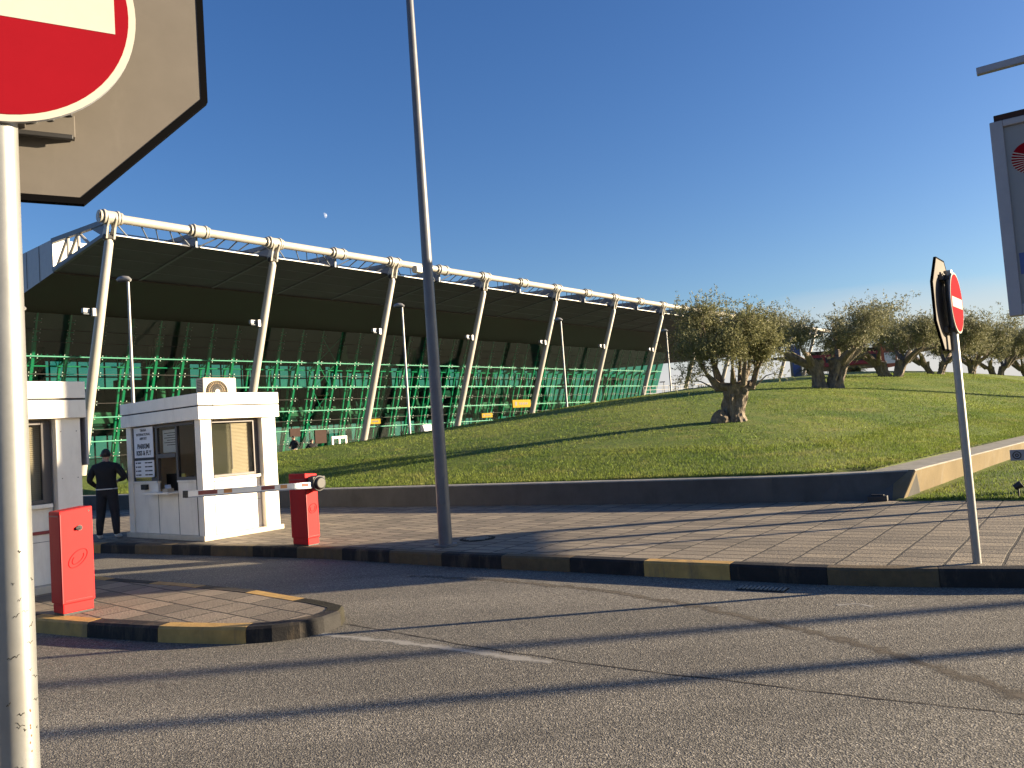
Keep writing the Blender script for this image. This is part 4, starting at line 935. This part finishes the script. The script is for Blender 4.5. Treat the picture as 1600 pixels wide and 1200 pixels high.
# ------------------------------------------------------------------ no-entry signs with the back of an octagonal sign behind
def noentry(name, loc, rz, label, h, pole_r, disc_r, oct_flat, gap, zc, post_tilt=0, oct_shift=(0, 0)):
    """local: +Y faces away from the viewer side of the disc; disc lies in XZ, facing -Y"""
    r = empty(name, loc, rz, label, 'road sign', 'no-entry signs')
    mb = MB(); mb.tube([(0, 0, 0), (0, 0, h)], pole_r, M['galv'], 28); mb.build('pole', r, smooth=True)
    X = lambda y: Matrix.Translation((0, y, zc)) @ Matrix.Rotation(PI/2, 4, 'X')
    cir = [(math.cos(2*PI*k/72), math.sin(2*PI*k/72)) for k in range(72)]
    fy = -pole_r-.016
    mb = MB(); mb.prism([(x*disc_r, y*disc_r) for x, y in cir], -.012, .0, M['sign_white'], X(fy), M['box_grey']); mb.prism([(x*(disc_r*.945), y*(disc_r*.945)) for x, y in cir], -.002, .0022, M['sign_red'], X(fy))
    q = disc_r*.84; hb = disc_r*.165; mb.prism([(-q, -hb), (q, -hb), (q, hb), (-q, hb)], 0, .0035, M['sign_white'], X(fy)); mb.build('no_entry_disc', r)
    mb = MB(); oy = gap
    of = oct_flat/2; og = of*math.tan(PI/8); oc = [(of, -og), (of, og), (og, of), (-og, of), (-of, og), (-of, -og), (-og, -of), (og, -of)]; oc = [(x+oct_shift[0], y+oct_shift[1]) for x, y in oc]
    mb.prism(oc, -.003, .0, M['sign_back'], X(oy)); k_ = 1.015
    ring = [(x*1.0, y*1.0) for x, y in oc]
    for i in range(8):                                                     # flange round the edge, pointing away
        a, b = Vector((*ring[i], 0)), Vector((*ring[(i+1) % 8], 0)); c = Vector((oct_shift[0], oct_shift[1], 0))
        ai, bi = a.lerp(c, .012), b.lerp(c, .012); A_, B_ = a.lerp(c, -.02), b.lerp(c, -.02)
        m4 = X(oy); vs = [m4 @ Vector((p.x, p.y, z)) for z in (-.022, .002) for p in (A_, B_, bi, ai)]
        mb.add(vs, [(3, 2, 1, 0), (4, 5, 6, 7), (0, 1, 5, 4), (1, 2, 6, 5), (2, 3, 7, 6), (3, 0, 4, 7)], M['flange'])
    mb.build('octagon_plate', r)
    for zz_ in (zc-disc_r*.86, zc+disc_r*.86):
        mb = MB()
        mb.b((-.16, oy-.035, zz_-.028), (.16, oy-.004, zz_+.028), M['sign_back']); mb.b((-.15, oy-.042, zz_+.022), (.155, oy-.030, zz_+.034), M['black']); mb.b((-.15, oy-.042, zz_-.036), (.155, oy-.030, zz_-.024), M['black'])
        mb.tube([(.07, oy-.05, zz_+.004), (.07, oy-.03, zz_+.004)], .011, M['galv'], 8); mb.tube([(.11, oy-.04, zz_+.01), (.11, oy-.03, zz_+.01)], .006, M['black'], 8)
        mb.b((-pole_r-.015, -pole_r-.012, zz_-.02), (pole_r+.015, oy-.035, zz_+.02), M['sign_back'])
        mb.b((-.1, fy+.013, zz_-.02), (.1, fy+.02, zz_+.02), M['sign_back'])
        mb.build('bracket', r, bevel=.003)
    return r
nL = Vector((.5, -.866, 0)); rzL = math.atan2(nL.y, nL.x) + PI/2
sgL = noentry('no_entry_sign', (-1.165, 1.845, 0), rzL, 'close no-entry sign on a scratched pale steel pole at the left edge', 3.2, .0385, .30, 1.04, .075, 2.86, oct_shift=(-.045, .085))
mb = MB(); rs = random.Random(4)
for k in range(26):                                                        # scuffs and rust spots on the near pole
    z = rs.choice((rs.uniform(.9, 1.6), rs.uniform(1.15, 1.45))); a = rs.uniform(-2.2, -.4); l = rs.uniform(.006, .03); t = rs.uniform(-.6, .6)
    P = [(.0386*math.cos(a+f*l*22*math.cos(t)), .0386*math.sin(a+f*l*22*math.cos(t)), z+f*l*math.sin(t)+.003*math.sin(9*f)) for f in (0, .25, .5, .75, 1)]
    mb.tube(P, rs.uniform(.0004, .0011), M['kerb_grey'], 4)
for k in range(7):
    z = 1.12+.018*k*rs.uniform(.8, 1.2)+rs.uniform(0, .01); a = -.95+rs.uniform(-.06, .06); c = Vector((.0376*math.cos(a), .0376*math.sin(a), z)); mb.tube([c+Vector((0, 0, -.003)), c, c+Vector((0, 0, .003))], [.001, .0022, .001], M['rust'], 6)
mb.build('scratch', sgL)
nR = Vector((math.cos(rad(-38.6)), math.sin(rad(-38.6)), 0)); rzR = math.atan2(nR.y, nR.x) + PI/2; pR = gp(1527, 880, Z)
sgR = noentry('no_entry_sign', (pR.x, pR.y, Z), rzR, 'no-entry sign seen nearly edge-on on the pavement at right', 2.86, .038, .30, .90, .058, 2.53)

# ------------------------------------------------------------------ hanging sign board at right
bd = Vector((.82, -.572, 0)).normalized(); rzB = math.atan2(bd.y, bd.x); p = atY(1578, 495, 12)
BBX = empty('advert_board', (p.x, p.y, 0), rzB, 'large framed sign board with a red sunburst logo, cut by the right edge', 'sign board')
z0, z1, wB = p.z, 5.9, 1.7
mb = MB(); fr = .17
mb.b((0, -.08, z0), (fr, .16, z1), M['box_grey']); mb.b((wB-fr, -.08, z0), (wB, .16, z1), M['box_grey']); mb.b((fr, -.08, z0), (wB-fr, .16, z0+fr), M['box_grey']); mb.b((fr, -.08, z1-fr*.6), (wB-fr, .16, z1), M['box_grey']); mb.build('frame', BBX, bevel=.012)
mb = MB(); mb.b((.06, -.05, z1+.001), (wB, .14, z1+.1), M['brown_dark']); mb.build('top_cap', BBX, bevel=.008)
mb = MB(); mb.b((fr, -.03, z0+fr), (wB-fr, .1, z1-fr*.6), M['panel_grey']); pn = mb.build('panel', BBX)
mb = MB(); mb.b((fr+.03, -.034, z0+.61), (wB-fr-.03, -.0305, z0+.93), M['blue_dark']); mb.build('blue_band', pn)
mb = MB(); lx, lz, lr = .47, z0+2.33, .24; m4 = Matrix.Translation((lx, -.031, lz)) @ Matrix.Rotation(PI/2, 4, 'X')
mb.prism([(x*lr, y*lr) for x, y in [(math.cos(2*PI*k/48), math.sin(2*PI*k/48)) for k in range(48)]], 0, .003, M['sign_red'], m4)
for k in range(9):
    a = PI - .5 + k*.19; w_ = .032; mb.prism([(.16, -.05), (lr*1.01*math.cos(a-w_), lr*1.01*math.sin(a-w_)), (lr*1.01*math.cos(a+w_), lr*1.01*math.sin(a+w_))], .003, .005, M['sign_white'], m4)
mb.build('logo', pn)
mb = MB(); 
mb.tube([(.95, .26, 0), (.95, .26, z1)], .09, M['grey_pole'], 16)
mb.build('post', BBX, smooth=True)
mb = MB(); mb.b((-.05, -.9, z1+.5), (wB+.3, -.8, z1+.6), M['box_grey'])
for xx in (.7, 1.4): mb.beam((xx, .1, z1+.1), (xx, -.85, z1+.54), .05, .05, M['box_grey'])
mb.build('light_bar', BBX, bevel=.006)
# small plate and ground spotlight on the lower lawn
p = atY(1592, 711, 12.6); sp = empty('plate_sign', (p.x, p.y, lowz(p.x, p.y)), rad(-20), 'small grey plate with a round symbol on the lower lawn at the right edge', 'sign')
mb = MB(); zc = p.z-lowz(p.x, p.y); mb.b((-.12, -.012, zc-.085), (.55, .012, zc+.085), M['box_grey']); mb.build('plate', sp, bevel=.006)
mb = MB(); m4 = Matrix.Translation((-.03, -.014, zc)) @ Matrix.Rotation(PI/2, 4, 'X')
mb.tube([m4 @ Vector((.055*math.cos(2*PI*k/24), .055*math.sin(2*PI*k/24), 0)) for k in range(25)], .008, M['ink'], 6); mb.tube([m4 @ Vector((.02*math.cos(2*PI*k/16), .02*math.sin(2*PI*k/16), 0)) for k in range(17)], .008, M['ink'], 6); mb.build('symbol', sp)
mb = MB(); mb.b((.3, .012, 0), (.34, .04, zc), M['box_grey']); mb.build('post', sp)
p = atY(1589, 744, 12.3); sl_ = empty('spotlight', (p.x, p.y, lowz(p.x, p.y)), rad(-30), 'small black spotlight on a short stake in the lower lawn', 'spotlight')
mb = MB(); mb.tube([(0, 0, 0), (0, 0, .14)], .014, M['black'], 8); mb.build('stake', sl_)
mb = MB(); mb.tube([(-.05, 0, .15), (.05, 0, .21)], [.04, .06], M['black'], 14); mb.build('head', sl_)
p = gp(1372, 783, Z); dbx = MB(); dbx.box((0, 0, .045), (.3, .16, .09), M['black'], rad(-30)); dbx.box((0, 0, .1), (.2, .08, .02), M['black'], rad(-30)); tag(dbx.build('junction_box', loc=(p.x, p.y, Z), bevel=.01), 'small black box lying at the foot of the wall corner', 'box')

# ------------------------------------------------------------------ people
def person(name, loc, rz, label, full=True):
    r = empty(name, loc, rz, label, 'person')
    # skeleton: faces +Y; x right
    V = {}; E = []
    def add(n, p, rad_, par=None): V[n] = (Vector(p), rad_); (E.append((par, n)) if par else None)
    add('pelvis', (0, 0, .98), .165); add('waist', (0, .0, 1.12), .165, 'pelvis'); add('chest', (0, -.01, 1.30), .185, 'waist'); add('upper', (0, -.015, 1.43), .16, 'chest'); add('neck', (0, 0, 1.52), .062, 'upper'); add('nape', (0, .015, 1.57), .06, 'neck')
    add('skull', (0, .03, 1.655), .088, 'nape'); add('crown', (0, .03, 1.73), .068, 'skull')
    for s, t in ((-1, 'l'), (1, 'r')):
        add('hip'+t, (s*.1, 0, .9), .12, 'pelvis'); add('thigh'+t, (s*.115, .0, .7), .108, 'hip'+t); add('knee'+t, (s*.135, .02, .48), .088, 'thigh'+t); add('calf'+t, (s*.15, -.01, .3), .08, 'knee'+t); add('ankle'+t, (s*.16, -.01, .11), .062, 'calf'+t)
        add('heel'+t, (s*.165, .0, .05), .05, 'ankle'+t); add('toe'+t, (s*.19, .16, .035), .034, 'heel'+t)
        add('sh'+t, (s*.2, -.015, 1.415), .085, 'upper')
        if s < 0: el, wr_ = (s*.30, -.06, 1.16), (s*.2, .14, 1.0)
        else: el, wr_ = (s*.36, -.04, 1.18), (s*.16, .2, 1.13)
        add('ua'+t, tuple(Vector((s*.2, -.015, 1.425)).lerp(Vector(el), .5)+Vector((s*.015, 0, 0))), .074, 'sh'+t); add('el'+t, el, .06, 'ua'+t); add('wr'+t, wr_, .03, 'el'+t)
        d = (Vector(wr_)-Vector(el)).normalized(); side = d.cross(Vector((0, 0, 1))).normalized(); pc = Vector(wr_)+d*.06; add('palm'+t, pc, .033, 'wr'+t)
        for i, (o_, ln) in enumerate(((-.03, .062), (-.01, .074), (.011, .07), (.03, .055))):
            b_ = pc + d*.04 + side*o_; add(f'f{i}a'+t, b_, .0095, 'palm'+t); c1 = b_+d*ln*.5+Vector((0, 0, -.012)); add(f'f{i}b'+t, c1, .0088, f'f{i}a'+t); add(f'f{i}c'+t, c1+d*ln*.3+Vector((0, 0, -.03)), .0075, f'f{i}b'+t)
        tb = pc + side*(-s*.035); add('t1'+t, tb, .012, 'palm'+t); add('t2'+t, tb+d*.04+side*(-s*.018), .0095, 't1'+t)
    keys = list(V); me = bpy.data.meshes.new('body'); me.from_pydata([V[k][0] for k in keys], [(keys.index(a), keys.index(b)) for a, b in E], [])
    o = bpy.data.objects.new('body', me); C.objects.link(o)
    sk = o.modifiers.new('skin', 'SKIN'); sk.use_smooth_shade = True
    for i, k in enumerate(keys):
        sv = me.skin_vertices[0].data[i]; rd = V[k][1]; fx = 1.0
        sv.radius = (rd*1.15, rd*.8) if k in ('pelvis', 'waist', 'chest', 'upper') else (rd, rd); sv.use_root = (k == 'pelvis')
    ss = o.modifiers.new('sub', 'SUBSURF'); ss.levels = 2; ss.render_levels = 2
    dg = bpy.context.evaluated_depsgraph_get(); bm_ = bpy.data.meshes.new_from_object(o.evaluated_get(dg)); bpy.data.objects.remove(o)
    bm_.materials.clear()
    for m in ('skin', 'cloth_black', 'cloth_navy', 'shoe', 'fascia'): bm_.materials.append(M[m])
    for pgn in bm_.polygons:
        c = pgn.center; arm = abs(c.x) > .19 and c.z > .9 or c.y > .13 and c.z > .9
        if c.z > 1.53: k = 0
        elif c.z < .085: k = 3
        elif c.y > .135 and .9 < c.z < 1.25 and abs(c.x) < .25: k = 0
        elif c.z < .985 and not arm: k = 2
        else: k = 1
        pgn.material_index = k; pgn.use_smooth = True
    mb = MB(); mb.tube([(.198*math.cos(2*PI*k/32), .145*math.sin(2*PI*k/32), .985) for k in range(33)], .012, M['fascia'], 6); mb.build('shirt_hem', r, smooth=True)
    b = bpy.data.objects.new('body', bm_); C.objects.link(b); b.parent = r
    mb = MB(); vs = []                                                      # hair cap and head shape
    for i in range(12):
        th = PI*.66*i/11
        for k in range(20):
            ph = 2*PI*k/20; u = Vector((math.sin(th)*math.cos(ph), math.sin(th)*math.sin(ph), math.cos(th)))
            low = .16 if u.y > .35 and th > 1.0 else 0
            vs.append(Vector((0, .022, 1.672)) + Vector((u.x*.086, u.y*.103, u.z*.11))*(1-low) * (1+.03*noise.noise(u*6)))
    mb.add(vs, [(i*20+k, i*20+(k+1) % 20, (i+1)*20+(k+1) % 20, (i+1)*20+k) for i in range(11) for k in range(20)], M['hair']); mb.build('hair', r, smooth=True)
    mb = MB()
    for s in (-1, 1):
        mb.tube([(s*.092, .03, 1.625), (s*.1, .025, 1.65), (s*.098, .028, 1.68)], [.012, .018, .01], M['skin'], 8)
        mb.tube([(s*.034, .112, 1.658), (s*.034, .118, 1.658)], .009, M['ink'], 8)
    mb.tube([(0, .1, 1.672), (0, .135, 1.635), (0, .118, 1.625)], [.008, .016, .012], M['skin'], 8); mb.tube([(-.022, .112, 1.598), (0, .119, 1.6), (.022, .112, 1.598)], .005, M['maroon'], 6); mb.build('face', r, smooth=True)
    return r
pp = gp(170, 842, Z); per = person('person', (pp.x, pp.y, Z), rad(8), 'man in black sweater and dark trousers seen from behind by the far booth')
q = copy_tree(per); q['label'] = 'person in black almost hidden behind the far booth'; q2 = gp(199, 838, Z)
q.location = (q2.x+.1, q2.y+.6, Z); q.rotation_euler = (0, 0, rad(40))
for px, py, Y, rz, lb in ((459, 684, 47, 150, 'dark-clothed person near the terminal entrance, only head and shoulders above the lawn'), (487, 689, 48, 200, 'person at the terminal entrance whose head just shows above the lawn')):
    q = copy_tree(per); q['label'] = lb; p = atY(px, py, Y); q.location = (p.x, p.y, p.z-1.66); q.rotation_euler = (0, 0, rad(rz))

# ------------------------------------------------------------------ far things beyond the mound
# red airbridge on concrete legs
p = atY(1318, 585, 110); jb = empty('airbridge', (p.x, p.y, 0), rad(-8), 'dark red airbridge on a flared concrete pier behind the olive trees', 'airbridge')
za = atY(1330, 571, 110).z; zb = atY(1330, 552, 110).z; zu = atY(1330, 577, 110).z
mb = MB(); mb.b((-4.6, -1.5, za), (4.6, 1.5, zb), M['maroon']); mb.b((-4.6, -1.3, zb), (4.6, 1.3, zb+.5), M['brown_dark']); mb.build('tunnel', jb, bevel=.05)
mb = MB(); mb.b((-4.6, -1.2, zu), (4.6, 1.2, za-.01), M['concrete']); mb.prism([(-1.1, 0), (.4, 0), (2.2, zu), (-.2, zu)], -.8, .8, M['concrete'], Matrix.Rotation(PI/2, 4, 'X')); mb.build('pier', jb)
mb = MB(); mb.b((4.6, -1.7, za-.6), (6.6, 1.7, zb+1.0), M['rust']); mb.b((5.0, -1.74, za-.2), (6.4, -1.71, zb-.4), M['fascia']); mb.build('cab', jb, bevel=.05)
mb = MB()
for k in range(5): mb.b((-4.3+k*1.75, -1.54, za+.5), (-3.0+k*1.75, -1.51, zb-.4), M['inside_dark'])
mb.build('window', jb)
# blue pylon
p = atY(1247, 604, 92); zt = atY(1243, 535, 92).z-p.z; mb = MB(); mb.b((-.45, -.2, 0), (.45, .2, zt), M['blue_dark']); mb.b((-.62, -.22, 0), (-.46, .22, zt+.1), M['grey_pole']); mb.b((.46, -.22, 0), (.56, .22, zt+.05), M['lamp_pole']); mb.b((-.3, -.215, zt*.55), (.3, -.205, zt*.75), M['panel_grey'])
tag(mb.build('pylon_sign', loc=(p.x, p.y, p.z-.3), bevel=.02), 'dark blue pylon sign between the first two olive trees', 'sign')
# low red wall with pale railing
pa = atY(1008, 636, 88); pb_ = atY(1150, 622, 95); d_ = (pb_-pa); L = d_.length; rz = math.atan2(d_.y, d_.x)
fw = empty('railing', (pa.x, pa.y, pa.z+.5), rz, 'pale railing on a low red-brown wall under the right end of the terminal roof', 'railing')
mb = MB(); mb.b((0, -.15, -2), (L, .15, .55), M['rust']); mb.build('wall', fw)
mb = MB()
for k in range(int(L/.9)): mb.beam((k*.9, 0, .55), (k*.9, 0, 1.75), .05, .05, M['panel_grey'])
for z in (.95, 1.35, 1.75): mb.beam((0, -.03, z), (L, -.03, z), .05, .05, M['panel_grey'])
mb.build('rail', fw)
p = atY(1103, 620, 90); mb = MB()
for k in range(60): mb.tube([(0, 0, 0), (rs.gauss(0, .3), rs.gauss(0, .3), rs.uniform(.6, 1.5)), (rs.gauss(0, .6), rs.gauss(0, .6), rs.uniform(.8, 1.9))], [.05, .09, .02], M['palm'], 4)
tag(mb.build('shrub', loc=(p.x, p.y, p.z-.5)), 'small dark shrub standing against the pale railing', 'shrub')
# distant lamps
dl = None
for i, (px, py, yb, Y) in enumerate(((1016, 604, 640, 120), (1037, 597, 640, 120), (1055, 599, 635, 130), (1096, 601, 625, 130), (1114, 592, 622, 130), (1215, 596, 612, 150), (1230, 598, 612, 150), (1240, 590, 610, 150))):
    p = atY(px, py, Y)
    if dl is None:
        dl = empty('distant_lamp', (0, 0, 0), 0); mb = MB(); mb.tube([(0, 0, -7), (0, 0, 0)], [.09, .06], M['lamp_pole'], 8); mb.build('pole', dl); mb = MB(); mb.box((-.2, 0, .03), (.75, .3, .14), M['box_grey']); mb.build('lamp_head', dl); o = dl
    else: o = copy_tree(dl)
    o.location = p; tag(o, 'small distant lamp post with a flat head on the skyline beyond the mound', 'street lamp', 'distant lamp posts on the skyline')
# palms
def palm(px, py, Y, h, label, seed):
    p = atY(px, py, Y); r = empty('palm_tree', p, 0, label, 'palm', 'small palms beyond the mound'); rp = random.Random(seed)
    mb = MB(); mb.tube([(0, 0, -2), (0, 0, h*.3), (0, 0, h*.55)], [.28, .24, .18], M['bark'], 8); mb.build('trunk', r)
    mb = MB()
    for k in range(34):
        a = rp.uniform(0, 2*PI); up = rp.uniform(.1, 1.3); u = Vector((math.cos(a), math.sin(a), 0)); P = [Vector((0, 0, h*.55)) + u*f*h*.55*math.cos(up*.6) + Vector((0, 0, h*.5*(up*f - .9*f*f))) for f in (0, .3, .6, 1)]
        sd = Vector((-u.y, u.x, 0))
        for A_, B_ in zip(P, P[1:]):
            for q_ in range(4):
                c = A_.lerp(B_, q_/4); t_ = (B_-A_).normalized()
                for s in (-1, 1): mb.add([c, c+t_*.09, c+t_*.3+sd*s*.34-Vector((0, 0, .12))], [(0, 1, 2)], M['palm'])
    mb.build('crown', r); return r
palm(1268, 605, 90, 3.4, 'small dark palm left of the second olive trunk', 1); palm(1340, 600, 90, 2.6, 'small dark palm beside the airbridge pier', 2); palm(1310, 598, 90, 2.6, 'small dark palm just behind the second olive trunk', 3)
# the moon, a pale half disc: only its sunlit side is shaped, and it glows
p = ray(507, 336).normalized()*3000; mr = 9.5
ax = (sdir - p.normalized()*sdir.dot(p.normalized())).normalized(); pn_ = p.normalized(); upv = pn_.cross(ax)
vs = []; nM = 24
for i in range(nM+1):
    th = PI*i/nM
    for k in range(9):
        f = k/8; x = math.sin(th)*(f*1.0 + (1-f)*(-.12)); vs.append(p + ax*x*mr + upv*math.cos(th)*mr - pn_*mr*math.sqrt(max(0, math.sin(th)**2 - x*x)))
mb = MB(); mb.add(vs, [(i*9+k, i*9+k+1, (i+1)*9+k+1, (i+1)*9+k) for i in range(nM) for k in range(8)], M['moon']); tag(mb.build('moon', smooth=True), 'faint daytime half moon in the blue sky above the terminal', 'moon')

# ------------------------------------------------------------------ street furniture right of the view whose shadows fall across the scene
sh = empty('direction_sign', (13.0, 12.3, 0), 0, 'grey direction sign on two posts at the pavement, beyond the right edge', 'sign')
mb = MB(); mb.tube([(0, .78, 0), (0, .78, 5.5)], .13, M['grey_pole'], 16); mb.tube([(0, -1.25, 0), (0, -1.25, 5.5)], .055, M['grey_pole'], 16); mb.build('post', sh, smooth=True)
mb = MB(); mb.b((-.05, -1.9, 2.62), (-.001, .9, 5.4), M['box_grey']); mb.build('panel', sh)
pl = None
for x, y, r_, hgt, lb in ((30, 8.25, .13, 9.5, 'stout lamp post at the roadside beyond the right edge'), (24, 6.75, .11, 8.5, 'slimmer lamp post nearer the road beyond the right edge'), (40, 35.2, .3, 10, 'unseen post added on the lawn beyond the right edge to shade the mound')):  # third post is unseen, added to cast the shadow across the mound
    o = empty('roadside_lamp', (x, y, 0), 0, lb, 'lamp post', 'lamp posts beyond the right edge')
    mb = MB(); mb.tube([(0, 0, 0), (0, 0, hgt)], [r_, r_*.6], M['grey_pole'], 16); mb.build('pole', o, smooth=True); mb = MB(); mb.box((0, .5, hgt+.05), (.3, 1.2, .14), M['box_grey']); mb.build('lamp_head', o)
